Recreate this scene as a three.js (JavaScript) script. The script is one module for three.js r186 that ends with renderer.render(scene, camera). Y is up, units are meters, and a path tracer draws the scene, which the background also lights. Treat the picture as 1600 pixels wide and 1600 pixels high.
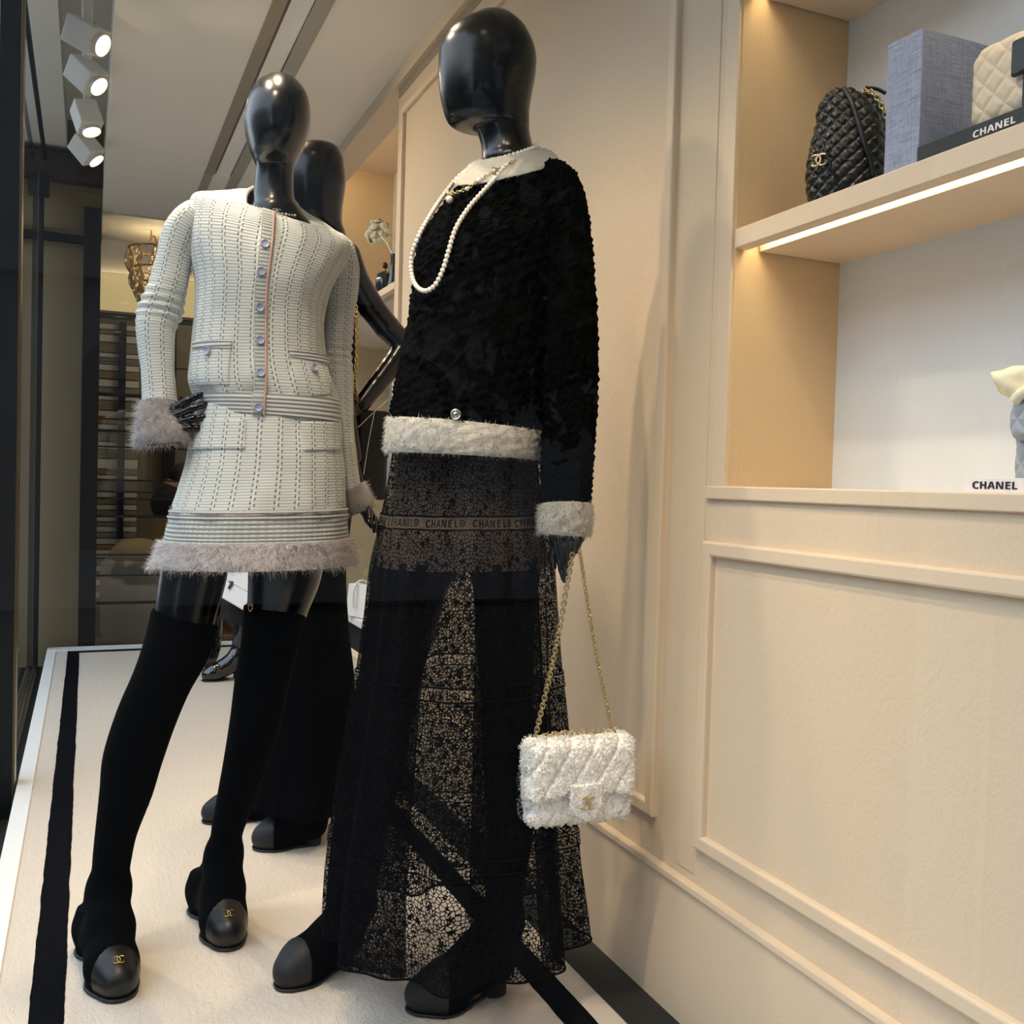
import * as THREE from 'three';
import { RoundedBoxGeometry } from 'three/addons/geometries/RoundedBoxGeometry.js';
import { mergeGeometries, mergeVertices } from 'three/addons/utils/BufferGeometryUtils.js';
import { TextGeometry } from 'three/addons/geometries/TextGeometry.js';
import { FontLoader } from 'three/addons/loaders/FontLoader.js';
import { RectAreaLightUniformsLib } from 'three/addons/lights/RectAreaLightUniformsLib.js';
import { createNoise2D, createNoise3D } from 'simplex-noise';

// ---------------------------------------------------------------- camera, sky, exposure
const scene = new THREE.Scene();
const FOCAL = 1532.8, EYE = 1.0;                       // focal length in pixels of the 1600 px frame; eye height above the display floor
const camera = new THREE.PerspectiveCamera(2 * Math.atan(800 / FOCAL) * 180 / Math.PI, 1, 0.05, 200);
camera.rotation.order = 'YXZ';
camera.position.set(0, EYE, 0);
camera.rotation.set(-0.029447, -0.40945, 0.027853);
scene.add(camera);
camera.updateMatrixWorld(true);

const renderer = new THREE.WebGLRenderer({ antialias: true });
renderer.toneMapping = THREE.LinearToneMapping;
renderer.toneMappingExposure = 1.0;
renderer.shadowMap.enabled = true;
RectAreaLightUniformsLib.init();

const SKY_STRENGTH = 2.75, SPOT = 2.3, DOWN = 4.7, WARM = [1.0, 0.80, 0.55];
{ // an overcast-bright evening sky: pale at the horizon, bluer above
  const W = 64, H = 128, d = new Float32Array(W * H * 4);
  for (let y = 0; y < H; y++) for (let x = 0; x < W; x++) {
    const e = ((y + 0.5) / H - 0.5) * 2, k = Math.pow(Math.max(0, e), 0.6), o = (y * W + x) * 4;
    const g = e < 0 ? 0.35 : 1;
    d[o] = g * (0.86 - 0.26 * k); d[o + 1] = g * (0.94 - 0.16 * k); d[o + 2] = g * (1.02 - 0.04 * k); d[o + 3] = 1;
  }
  const t = new THREE.DataTexture(d, W, H, THREE.RGBAFormat, THREE.FloatType);
  t.mapping = THREE.EquirectangularReflectionMapping; t.magFilter = THREE.LinearFilter; t.minFilter = THREE.LinearFilter; t.needsUpdate = true;
  scene.background = t; scene.backgroundIntensity = SKY_STRENGTH;
}

// ---------------------------------------------------------------- helpers
const V = (x, y, z) => new THREE.Vector3(x, y, z);
function rng(seed) { let s = seed >>> 0; return () => { s = (s + 0x6d2b79f5) | 0; let t = Math.imul(s ^ (s >>> 15), 1 | s); t = (t + Math.imul(t ^ (t >>> 7), 61 | t)) ^ t; return ((t ^ (t >>> 14)) >>> 0) / 4294967296; }; }
const N2 = createNoise2D(rng(7)), N3 = createNoise3D(rng(9));
const clamp = (x, a, b) => Math.min(b, Math.max(a, x)), lerp = (a, b, t) => a + (b - a) * t, sst = (a, b, x) => { const t = clamp((x - a) / (b - a), 0, 1); return t * t * (3 - 2 * t); };
const PI = Math.PI;

const names = {};
function numbered(n) { const k = names[n] = (names[n] ?? -1) + 1; return k ? n + '_' + String(k).padStart(3, '0') : n; }
function shade(o) { o.traverse((c) => { if (c.isMesh) { c.castShadow = true; c.receiveShadow = true; } }); return o; }
function thing(name, label, category, pos = [0, 0, 0], turn = 0, group) {
  const o = new THREE.Group(); o.name = numbered(name); o.position.set(...pos); o.rotation.y = turn; scene.add(o);
  o.userData = { label, category }; if (group) o.userData.group = group; return o;
}
function part(name, geo, mat, parent, label, kind) {
  const m = new THREE.Mesh(geo, mat); m.name = numbered(name); m.castShadow = m.receiveShadow = true; parent.add(m);
  if (label) m.userData.label = label; if (kind) m.userData.kind = kind; return m;
}
function struct(name, geo, mat, parent = scene) {
  const m = new THREE.Mesh(geo, mat); m.name = parent === scene ? name : numbered(name); m.castShadow = m.receiveShadow = true; parent.add(m);
  if (parent === scene) m.userData.kind = 'structure'; return m;
}
function solo(name, geo, mat, label, category, pos = [0, 0, 0], group) {
  const m = part(name, geo, mat, scene); m.position.set(...pos); m.userData = { label, category }; if (group) m.userData.group = group; return m;
}
// box from min/max with uv in metres
function bx(x0, x1, y0, y1, z0, z1, r = 0) {
  const w = Math.abs(x1 - x0), h = Math.abs(y1 - y0), d = Math.abs(z1 - z0);
  const g = r > 0 ? new RoundedBoxGeometry(w, h, d, 2, Math.min(r, w / 2.01, h / 2.01, d / 2.01)) : new THREE.BoxGeometry(w, h, d);
  g.translate((x0 + x1) / 2, (y0 + y1) / 2, (z0 + z1) / 2); return metric(g);
}
function metric(g) { // box-mapped uv in metres
  if (g.index) g = g.toNonIndexed();
  const p = g.attributes.position, n = g.attributes.normal, uv = new Float32Array(p.count * 2);
  for (let i = 0; i < p.count; i++) {
    const ax = Math.abs(n.getX(i)), ay = Math.abs(n.getY(i)), az = Math.abs(n.getZ(i));
    const x = p.getX(i), y = p.getY(i), z = p.getZ(i);
    const [u, v] = ax >= ay && ax >= az ? [z, y] : ay >= az ? [x, z] : [x, y];
    uv[i * 2] = u; uv[i * 2 + 1] = v;
  }
  g.setAttribute('uv', new THREE.BufferAttribute(uv, 2)); return g;
}
function plain(g) { g = g.index ? g.toNonIndexed() : g; for (const k of Object.keys(g.attributes)) if (!['position', 'normal', 'uv'].includes(k)) g.deleteAttribute(k); if (!g.attributes.uv) g.setAttribute('uv', new THREE.BufferAttribute(new Float32Array(g.attributes.position.count * 2), 2)); return g; }
const merge = (list) => mergeGeometries(list.map(plain));
function tube(pts, r, seg = 24, rad = 8, closed = false) { return new THREE.TubeGeometry(new THREE.CatmullRomCurve3(pts, closed), seg, r, rad, closed); }
function rod(a, b, r, n = 10) { const g = new THREE.CylinderGeometry(r, r, a.distanceTo(b), n); g.applyQuaternion(new THREE.Quaternion().setFromUnitVectors(V(0, 1, 0), b.clone().sub(a).normalize())); return g.translate((a.x + b.x) / 2, (a.y + b.y) / 2, (a.z + b.z) / 2); }

// a pixel of the 1600 px frame as a ray; a point of it on a plane standing at a mannequin's spot
function ray(px, py) { return V((px - 800) / FOCAL, (800 - py) / FOCAL, -1).applyQuaternion(camera.quaternion); }
function onAxis(px, py, axis, val) { const d = ray(px, py), t = (val - [0, EYE, 0][axis]) / d.getComponent(axis); return V(0, EYE, 0).addScaledVector(d, t); }
class Stand { // upright plane through a spot on the floor, facing the eye
  constructor(x, z) { this.b = V(x, 0, z); this.n = V(-x, 0, -z).normalize(); this.r = V(-this.n.z, 0, this.n.x).multiplyScalar(-1); if (this.r.x < 0) this.r.negate(); this.scale = Math.hypot(x, z) / FOCAL; }
  p(px, py, off = 0) { const d = ray(px, py), t = (this.b.dot(this.n) + off) / d.dot(this.n); return V(0, EYE, 0).addScaledVector(d, t); }
  m(px, off = 0) { const d = ray(800, 780), t = (this.b.dot(this.n) + off) / d.dot(this.n); return px / FOCAL * Math.hypot(this.b.x, this.b.z) * (1 - off / Math.hypot(this.b.x, this.b.z)); } // pixels to metres there
}

// ---- lofted surface: rings {c, u, v, w(back depth), e}
function catmull(a, b, c, d, t) { const t2 = t * t, t3 = t2 * t; return 0.5 * (2 * b + (c - a) * t + (2 * a - 5 * b + 4 * c - d) * t2 + (3 * b - a - 3 * c + d) * t3); }
class Loft {
  constructor(rings) {
    this.k = rings.map((r) => [r.c.x, r.c.y, r.c.z, r.u.x, r.u.y, r.u.z, r.v.x, r.v.y, r.v.z, r.w ?? 1, r.e ?? 2]);
    this.len = [0]; for (let i = 1; i < rings.length; i++) this.len.push(this.len[i - 1] + rings[i].c.distanceTo(rings[i - 1].c));
    this.total = this.len[this.len.length - 1];
  }
  ring(t) { // t in 0..1 by ring index
    const n = this.k.length - 1, f = clamp(t, 0, 1) * n, i = Math.min(n - 1, Math.floor(f)), s = f - i, K = this.k, a = K[Math.max(0, i - 1)], b = K[i], c = K[i + 1], d = K[Math.min(n, i + 2)];
    return b.map((_, j) => catmull(a[j], b[j], c[j], d[j], s));
  }
  at(th, t) {
    const q = this.ring(t), e = 2 / q[10], s = Math.sin(th), c = Math.cos(th), A = Math.sign(s) * Math.pow(Math.abs(s), e), B0 = Math.sign(c) * Math.pow(Math.abs(c), e), B = B0 < 0 ? B0 * q[9] : B0;
    return V(q[0] + q[3] * A + q[6] * B, q[1] + q[4] * A + q[7] * B, q[2] + q[5] * A + q[8] * B);
  }
  length(t) { const n = this.k.length - 1, f = clamp(t, 0, 1) * n, i = Math.min(n - 1, Math.floor(f)); return lerp(this.len[i], this.len[i + 1], f - i); }
  normal(th, t) {
    const h = 0.004, a = this.at(th + h, t), b = this.at(th - h, t), c = this.at(th, Math.min(1, t + h)), d = this.at(th, Math.max(0, t - h));
    const n = a.sub(b).cross(c.sub(d)).normalize(); const q = this.ring(t), o = this.at(th, t).sub(V(q[0], q[1], q[2])); if (n.dot(o) < 0) n.negate(); return n;
  }
  geo({ cols = 96, rows = 96, t0 = 0, t1 = 1, th0 = -PI, th1 = PI, off = 0, disp, circ = 1, close0, close1, vscale = 1 } = {}) {
    const p = [], uv = [], idx = [], W = cols + 1;
    for (let j = 0; j <= rows; j++) for (let i = 0; i <= cols; i++) {
      const th = lerp(th0, th1, i / cols), t = lerp(t0, t1, j / rows), q = this.at(th, t);
      let d = off; if (disp) d += disp(th, t, q, j / rows);
      if (d) q.addScaledVector(this.normal(th, t), d);
      p.push(q.x, q.y, q.z); uv.push(th / (2 * PI) * circ, -this.length(t) * vscale);
    }
    for (let j = 0; j < rows; j++) for (let i = 0; i < cols; i++) { const a = j * W + i; idx.push(a, a + 1, a + W, a + 1, a + W + 1, a + W); }
    const cap = (j, depth, flip) => { // turned-in rim then a centre
      const q = this.ring(lerp(t0, t1, j / rows)), c = V(q[0], q[1], q[2]), base = p.length / 3, row = j * W;
      for (let i = 0; i <= cols; i++) { const k = (row + i) * 3, v = V(p[k], p[k + 1], p[k + 2]).lerp(c, depth); p.push(v.x, v.y, v.z); uv.push(uv[(row + i) * 2], uv[(row + i) * 2 + 1] + 0.004); }
      for (let i = 0; i < cols; i++) { const a = row + i, b = base + i; flip ? idx.push(a, b, a + 1, a + 1, b, b + 1) : idx.push(a, a + 1, b, a + 1, b + 1, b); }
    };
    if (close0 !== undefined) cap(0, close0, true); if (close1 !== undefined) cap(rows, close1, false);
    const g = new THREE.BufferGeometry(); g.setAttribute('position', new THREE.Float32BufferAttribute(p, 3)); g.setAttribute('uv', new THREE.Float32BufferAttribute(uv, 2)); g.setIndex(idx);
    orient(g, (i) => { const q = this.ring(0.5); return null; }); g.computeVertexNormals(); this.fix(g, cols, rows, th1 - th0 > 6.28); return g;
  }
  fix(g, cols, rows, closed) { // same normals on both sides of the seam; outward
    const n = g.attributes.normal, W = cols + 1;
    if (closed) for (let j = 0; j <= rows; j++) { const a = j * W, b = a + cols, v = V(n.getX(a) + n.getX(b), n.getY(a) + n.getY(b), n.getZ(a) + n.getZ(b)).normalize(); n.setXYZ(a, v.x, v.y, v.z); n.setXYZ(b, v.x, v.y, v.z); }
  }
  // a thin patch lying on the surface
  patch({ th0, th1, t0, t1, off = 0.002, thick = 0.002, cols = 10, rows = 20, round = 0, circ = 1, shape }) {
    const p = [], uv = [], idx = [], W = cols + 3;
    for (let j = -1; j <= rows + 1; j++) for (let i = -1; i <= cols + 1; i++) {
      const fi = clamp(i / cols, 0, 1), fj = clamp(j / rows, 0, 1), rim = i < 0 || j < 0 || i > cols || j > rows;
      let th = lerp(th0, th1, fi), t = lerp(t0, t1, fj); if (shape) [th, t] = shape(fi, fj, th, t);
      const q = this.at(th, t); q.addScaledVector(this.normal(th, t), rim ? off - thick : off);
      p.push(q.x, q.y, q.z); uv.push(th / (2 * PI) * circ, -this.length(t));
    }
    const H = rows + 3;
    for (let j = 0; j < H - 1; j++) for (let i = 0; i < W - 1; i++) { const a = j * W + i; idx.push(a, a + 1, a + W, a + 1, a + W + 1, a + W); }
    const g = new THREE.BufferGeometry(); g.setAttribute('position', new THREE.Float32BufferAttribute(p, 3)); g.setAttribute('uv', new THREE.Float32BufferAttribute(uv, 2)); g.setIndex(idx); g.computeVertexNormals(); return g;
  }
}
function orient() { }
// ring between a left and a right pixel at a stand; depth in metres towards the eye
function ring(S, xl, yl, xr, yr, depth, { off = 0, e = 2.2, w = 1, drop = 0 } = {}) {
  const L = S.p(xl, yl, off), R = S.p(xr, yr, off), u = R.clone().sub(L).multiplyScalar(0.5);
  return { c: L.clone().add(R).multiplyScalar(0.5), u, v: S.n.clone().multiplyScalar(depth).add(V(0, -drop, 0)), e, w };
}
// rings across a limb given by pixel centres and half-widths [px, py, half, off, depthRatio]
function limb(S, list, e = 2) {
  const c = list.map(([x, y, h, o = 0]) => S.p(x, y, o));
  return list.map(([x, y, h, o = 0, k = 1], i) => {
    const a = list[Math.max(0, i - 1)], b = list[Math.min(list.length - 1, i + 1)], dx = b[0] - a[0], dy = b[1] - a[1], l = Math.hypot(dx, dy) || 1, nx = dy / l, ny = -dx / l;
    const A = S.p(x - nx * h, y - ny * h, o), B = S.p(x + nx * h, y + ny * h, o), u = B.sub(A).multiplyScalar(0.5); if (u.dot(S.r) < 0) u.negate();
    const ax = c[Math.min(list.length - 1, i + 1)].clone().sub(c[Math.max(0, i - 1)]).normalize();
    const v = u.clone().cross(ax).normalize(); if (v.dot(S.n) < 0) v.negate();
    return { c: c[i], u, v: v.multiplyScalar(u.length() * k), e, w: 1 };
  });
}

// ---- signed distances -> smooth mesh (surface nets)
function cone(a, b, ra, rb) { const bx_ = b.x - a.x, by = b.y - a.y, bz = b.z - a.z, l2 = bx_ * bx_ + by * by + bz * bz || 1e-9; return (x, y, z) => { const px = x - a.x, py = y - a.y, pz = z - a.z, h = clamp((px * bx_ + py * by + pz * bz) / l2, 0, 1), dx = px - bx_ * h, dy = py - by * h, dz = pz - bz * h; return Math.sqrt(dx * dx + dy * dy + dz * dz) - (ra + (rb - ra) * h); }; }
function ell(c, rx, ry, rz, q) { const iq = q ? q.clone().invert() : null, t = V(); return (x, y, z) => { t.set(x - c.x, y - c.y, z - c.z); if (iq) t.applyQuaternion(iq); const k0 = Math.hypot(t.x / rx, t.y / ry, t.z / rz), k1 = Math.hypot(t.x / rx / rx, t.y / ry / ry, t.z / rz / rz); return k1 > 1e-9 ? k0 * (k0 - 1) / k1 : -Math.min(rx, ry, rz); }; }
const smin = (a, b, k) => { const h = Math.max(k - Math.abs(a - b), 0) / k; return Math.min(a, b) - h * h * k * 0.25; };
function blend(list, k) { return (x, y, z) => { let d = list[0](x, y, z); for (let i = 1; i < list.length; i++) { const e = list[i](x, y, z); d = k > 0 ? smin(d, e, k) : Math.min(d, e); } return d; }; }
function chain(pts) { const out = []; for (let i = 1; i < pts.length; i++) out.push(cone(pts[i - 1][0], pts[i][0], pts[i - 1][1], pts[i][1])); return out; }
function net(f, lo, hi, cell) {
  const nx = Math.ceil((hi.x - lo.x) / cell) + 1, ny = Math.ceil((hi.y - lo.y) / cell) + 1, nz = Math.ceil((hi.z - lo.z) / cell) + 1, F = new Float32Array(nx * ny * nz);
  const at = (i, j, k) => i + nx * (j + ny * k);
  // coarse skip: evaluate every 2nd, far cells keep the coarse value
  for (let k = 0; k < nz; k++) for (let j = 0; j < ny; j++) for (let i = 0; i < nx; i++) F[at(i, j, k)] = f(lo.x + i * cell, lo.y + j * cell, lo.z + k * cell);
  const id = new Int32Array(nx * ny * nz).fill(-1), p = [], idx = [], E = [[0, 1], [2, 3], [4, 5], [6, 7], [0, 2], [1, 3], [4, 6], [5, 7], [0, 4], [1, 5], [2, 6], [3, 7]];
  for (let k = 0; k < nz - 1; k++) for (let j = 0; j < ny - 1; j++) for (let i = 0; i < nx - 1; i++) {
    const v = []; let neg = 0; for (let c = 0; c < 8; c++) { const w = F[at(i + (c & 1), j + ((c >> 1) & 1), k + (c >> 2))]; v.push(w); if (w < 0) neg++; }
    if (neg === 0 || neg === 8) continue;
    let x = 0, y = 0, z = 0, n = 0; for (const [a, b] of E) if ((v[a] < 0) !== (v[b] < 0)) { const t = v[a] / (v[a] - v[b]); x += lerp(a & 1, b & 1, t); y += lerp((a >> 1) & 1, (b >> 1) & 1, t); z += lerp(a >> 2, b >> 2, t); n++; }
    id[at(i, j, k)] = p.length / 3; p.push(lo.x + (i + x / n) * cell, lo.y + (j + y / n) * cell, lo.z + (k + z / n) * cell);
  }
  const quad = (a, b, c, d, s) => { if (a < 0 || b < 0 || c < 0 || d < 0) return; s ? idx.push(a, b, c, a, c, d) : idx.push(a, c, b, a, d, c); };
  for (let k = 1; k < nz - 1; k++) for (let j = 1; j < ny - 1; j++) for (let i = 1; i < nx - 1; i++) {
    const s = F[at(i, j, k)] < 0;
    if (s !== F[at(i + 1, j, k)] < 0) quad(id[at(i, j - 1, k - 1)], id[at(i, j, k - 1)], id[at(i, j, k)], id[at(i, j - 1, k)], s);
    if (s !== F[at(i, j + 1, k)] < 0) quad(id[at(i - 1, j, k - 1)], id[at(i - 1, j, k)], id[at(i, j, k)], id[at(i, j, k - 1)], s);
    if (s !== F[at(i, j, k + 1)] < 0) quad(id[at(i - 1, j - 1, k)], id[at(i, j - 1, k)], id[at(i, j, k)], id[at(i - 1, j, k)], s);
  }
  const nrm = new Float32Array(p.length), h = cell * 0.5; for (let i = 0; i < p.length; i += 3) { const x = p[i], y = p[i + 1], z = p[i + 2]; let gx = f(x + h, y, z) - f(x - h, y, z), gy = f(x, y + h, z) - f(x, y - h, z), gz = f(x, y, z + h) - f(x, y, z - h); const l = Math.hypot(gx, gy, gz) || 1; nrm[i] = gx / l; nrm[i + 1] = gy / l; nrm[i + 2] = gz / l; }
  const g = new THREE.BufferGeometry(); g.setAttribute('position', new THREE.Float32BufferAttribute(p, 3)); g.setAttribute('normal', new THREE.BufferAttribute(nrm, 3)); g.setIndex(idx); return g;
}
function netOf(list, pts, k, cell, clip) { // pts: [Vector3, radius] to find the bounds
  const lo = V(9, 9, 9), hi = V(-9, -9, -9); for (const [c, r] of pts) { lo.min(V(c.x - r, c.y - r, c.z - r)); hi.max(V(c.x + r, c.y + r, c.z + r)); }
  lo.subScalar(cell * 3); hi.addScalar(cell * 3); const f = blend(list, k); return net(clip ? (x, y, z) => clip(f(x, y, z), x, y, z) : f, lo, hi, cell);
}
// ---- hand: wrist point, finger direction D, back-of-hand normal N, thumb side T
function handSegs(w, D, N, T, size, curl, thumb = 0.5, spread = 0.06, palmK = 1) {
  D = D.clone().normalize(); T = T.clone().addScaledVector(D, -T.dot(D)).normalize(); N = N.clone().addScaledVector(D, -N.dot(D)).addScaledVector(T, -N.dot(T)).normalize();
  const s = size, segs = [], pts = [], at = (d, t, n) => w.clone().addScaledVector(D, d * s).addScaledVector(T, t * s).addScaledVector(N, n * s);
  const add = (a, b, ra, rb) => { segs.push(cone(a, b, ra * s, rb * s)); pts.push([a, ra * s], [b, rb * s]); };
  const base = [[0.088, 0.026], [0.092, 0.009], [0.088, -0.009], [0.08, -0.025]], L = [[0.040, 0.025, 0.020], [0.045, 0.028, 0.021], [0.041, 0.026, 0.020], [0.031, 0.020, 0.018]], palm = [];
  for (let i = 0; i < 4; i++) {
    const kn = at(base[i][0] * palmK, base[i][1], 0.002 - Math.abs(i - 1) * 0.002); add(at(0.0, base[i][1] * 0.55, 0), kn, 0.0125, 0.0105);
    let dir = D.clone().applyAxisAngle(N, (i - 1.4) * -spread * 1.0), p = kn, ang = 0; const ax = T.clone(), c = curl[i];
    const sgn = dir.clone().applyAxisAngle(ax, 0.3).dot(N) < 0 ? 1 : -1;
    for (let j = 0; j < 3; j++) { ang = [c, c * 1.15, c * 0.8][j]; dir = dir.clone().applyAxisAngle(ax, sgn * ang); const q = p.clone().addScaledVector(dir, L[i][j] * s), r = [0.0092, 0.0082, 0.0072, 0.0058]; add(p, q, r[j], r[j + 1]); p = q; }
  }
  const t0 = at(0.018, 0.022, -0.006), t1 = at(0.052, 0.022 + 0.03 * thumb, -0.016), t2 = at(0.082, 0.024 + 0.038 * thumb, -0.024), t3 = at(0.104, 0.022 + 0.036 * thumb, -0.028);
  add(t0, t1, 0.0135, 0.0108); add(t1, t2, 0.0105, 0.009); add(t2, t3, 0.009, 0.0066);
  return { segs, pts, palm };
}
// ---------------------------------------------------------------- textures and materials
function canvas(w, h, draw) { const c = document.createElement('canvas'); c.width = w; c.height = h; draw(c.getContext('2d'), w, h); return c; }
function tex(c, { srgb = false, rep = [1, 1], clampEdges = false } = {}) { const t = new THREE.CanvasTexture(c); if (srgb) t.colorSpace = THREE.SRGBColorSpace; t.wrapS = t.wrapT = clampEdges ? THREE.ClampToEdgeWrapping : THREE.RepeatWrapping; t.repeat.set(...rep); t.magFilter = THREE.LinearFilter; return t; }
function grain(size, fn) { // tiling grey noise: fn(u,v) with periodic coordinates on a torus
  return canvas(size, size, (g, w, h) => { const im = g.createImageData(w, h); for (let y = 0; y < h; y++) for (let x = 0; x < w; x++) { const v = clamp(fn(x / w, y / h, x, y), 0, 1) * 255, o = (y * w + x) * 4; im.data[o] = im.data[o + 1] = im.data[o + 2] = v; im.data[o + 3] = 255; } g.putImageData(im, 0, 0); });
}
const tor = (u, v, f) => { const a = u * 2 * PI, b = v * 2 * PI, r = f / (2 * PI); return 0.5 * (N3(Math.cos(a) * r + 5, Math.sin(a) * r, Math.cos(b) * r) + N3(Math.sin(b) * r + 9, Math.cos(a) * r + 3, Math.sin(a) * r)); };
const R0 = rng(21);
const T = {};
T.stucco = tex(grain(512, (u, v) => 0.5 + 0.28 * tor(u, v, 30) + 0.3 * tor(u, v, 90)), { rep: [2.2, 2.2] });
T.pile = tex(grain(512, (u, v) => 0.45 + 0.25 * tor(u, v, 22) + 0.3 * (R0() - 0.5) + 0.25 * tor(u, v, 110)), { rep: [3, 3] });
T.fuzz = tex(grain(256, (u, v) => 0.5 + 0.5 * tor(u, v, 60) + 0.5 * (R0() - 0.5)), { rep: [14, 14] });
T.linenC = tex(canvas(512, 512, (g, w, h) => { g.fillStyle = '#98a0b8'; g.fillRect(0, 0, w, h); for (let i = 0; i < 5200; i++) { const l = 8 + R0() * 50, y = R0() * h, x = R0() * w, hz = R0() < 0.66; g.fillStyle = R0() < 0.5 ? 'rgba(60,68,92,0.20)' : 'rgba(205,210,226,0.20)'; hz ? g.fillRect(x, y, l, 1.2) : g.fillRect(x, y, 1.2, l); } }), { srgb: true, rep: [4, 4] });
T.wood = tex(canvas(512, 512, (g, w, h) => { g.fillStyle = '#8d7146'; g.fillRect(0, 0, w, h); for (let i = 0; i < 900; i++) { g.fillStyle = R0() < 0.5 ? 'rgba(70,50,25,0.12)' : 'rgba(190,160,110,0.10)'; g.fillRect(R0() * w, R0() * h, 60 + R0() * 200, 1.5); } }), { srgb: true });

// ladder knit: ribs across, columns of paired eyelets with small twisted stitches
const KW = 0.0325 * 2, KH = 0.0115 * 4;
function knit(mode) {
  return canvas(512, 364, (g, w, h) => {
    const im = g.createImageData(w, h);
    for (let y = 0; y < h; y++) for (let x = 0; x < w; x++) {
      const u = (x / w * 2) % 1, v = (y / h * 4) % 1, d = (u - 0.5) * 0.0325 * 1000; // mm from the column
      const rib = 0.5 + 0.5 * Math.cos(v * 4 * PI), col = Math.exp(-(((Math.abs(d) - 3.0) / 1.0) ** 2)), mid = Math.exp(-((d / 1.7) ** 2));
      const hole = (k) => { const vv = ((v + k) % 1) - 0.5; return Math.exp(-(((Math.abs(d + (k ? 3.1 : -3.1))) / 1.05) ** 2) - ((vv * 11.5 / 2.0) ** 2)); };
      const holes = clamp(hole(0) + hole(0.35), 0, 1), st = 0.5 + 0.5 * Math.sin((x * 2 / w * 32.5 * 2.2 + Math.abs(v - 0.5) * 3) * PI);
      let o = (y * w + x) * 4;
      if (mode === 'bump') { const b = clamp(0.35 + 0.3 * rib * (1 - mid) * (0.8 + 0.2 * st) + 0.35 * mid * (0.6 + 0.4 * Math.cos(v * 2 * PI)) - 0.6 * holes - 0.12 * col, 0, 1) * 255; im.data[o] = im.data[o + 1] = im.data[o + 2] = b; }
      else { const s = 1 - 0.62 * holes - 0.11 * (1 - rib) * (1 - mid) - 0.05 * col; im.data[o] = 219 * s; im.data[o + 1] = 222 * s; im.data[o + 2] = (215 + 5 * (1 - s) * 4) * s; }
      im.data[o + 3] = 255;
    }
    g.putImageData(im, 0, 0);
  });
}
T.knitC = tex(knit('color'), { srgb: true, rep: [1 / KW, 1 / KH] }); T.knitB = tex(knit('bump'), { rep: [1 / KW, 1 / KH] });
function ribs(mode) { return canvas(64, 64, (g, w, h) => { const im = g.createImageData(w, h); for (let y = 0; y < h; y++) for (let x = 0; x < w; x++) { const r = 0.5 + 0.5 * Math.cos(y / h * 2 * PI), s = mode ? (0.72 + 0.28 * r) * (0.95 + 0.05 * Math.sin(x / w * 8 * PI)) : r, o = (y * w + x) * 4; im.data[o] = (mode ? 224 : 255) * s; im.data[o + 1] = (mode ? 227 : 255) * s; im.data[o + 2] = (mode ? 224 : 255) * s; im.data[o + 3] = 255; } g.putImageData(im, 0, 0); }); }
T.ribC = tex(ribs(1), { srgb: true, rep: [1 / 0.008, 1 / 0.0075] }); T.ribB = tex(ribs(0), { rep: [1 / 0.008, 1 / 0.0075] });
function waffle(mode) { return canvas(64, 64, (g, w, h) => { const im = g.createImageData(w, h); for (let y = 0; y < h; y++) for (let x = 0; x < w; x++) { const a = 0.5 + 0.5 * Math.cos(x / w * 2 * PI), b = 0.5 + 0.5 * Math.cos(y / h * 2 * PI), k = 0.6 * b + 0.4 * a * b, s = mode ? 0.7 + 0.3 * k : k, o = (y * w + x) * 4; im.data[o] = (mode ? 214 : 255) * s; im.data[o + 1] = (mode ? 218 : 255) * s; im.data[o + 2] = (mode ? 213 : 255) * s; im.data[o + 3] = 255; } g.putImageData(im, 0, 0); }); }
T.waffC = tex(waffle(1), { srgb: true, rep: [1 / 0.009, 1 / 0.0075] }); T.waffB = tex(waffle(0), { rep: [1 / 0.009, 1 / 0.0075] });

// black net lace: a cell net, leaves and small flowers
const laceC = canvas(1024, 1024, (g, w, h) => {
  g.fillStyle = '#000'; g.fillRect(0, 0, w, h); const r = rng(31), n = 30, cell = w / n, P = [];
  for (let j = 0; j < n; j++) for (let i = 0; i < n; i++) P.push([(i + r()) * cell, (j + r()) * cell]);
  const im = g.getImageData(0, 0, w, h);
  for (let y = 0; y < h; y++) for (let x = 0; x < w; x++) {
    const ci = Math.floor(x / cell), cj = Math.floor(y / cell); let a = 1e9, b = 1e9;
    for (let dj = -2; dj <= 2; dj++) for (let di = -2; di <= 2; di++) { const ii = (ci + di + n) % n, jj = (cj + dj + n) % n, q = P[jj * n + ii]; let dx = Math.abs(q[0] - x), dy = Math.abs(q[1] - y); if (dx > w / 2) dx = w - dx; if (dy > h / 2) dy = h - dy; const d = Math.sqrt(dx * dx + dy * dy); if (d < a) { b = a; a = d; } else if (d < b) b = d; }
    const line = 1 - sst(5.5, 8.5, b - a), v = Math.max(90, line * 255), o = (y * w + x) * 4; im.data[o] = im.data[o + 1] = im.data[o + 2] = line > 0.3 ? 255 * line : 96; im.data[o + 3] = 255;
  }
  g.putImageData(im, 0, 0);
  g.fillStyle = '#fff'; const leaf = (x, y, a, l, q) => { for (const ox of [-w, 0, w]) for (const oy of [-h, 0, h]) { g.save(); g.translate(x + ox, y + oy); g.rotate(a); g.beginPath(); g.ellipse(l / 2, 0, l / 2, q, 0, 0, 7); g.fill(); g.restore(); } };
  for (let i = 0; i < 46; i++) { const x = r() * w, y = r() * h, a = r() * 7; for (let k = 0; k < 5; k++) leaf(x, y, a + k * 2 * PI / 5, 26 + r() * 10, 8); }
  for (let i = 0; i < 150; i++) leaf(r() * w, r() * h, r() * 7, 40 + r() * 22, 7);
});
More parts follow.
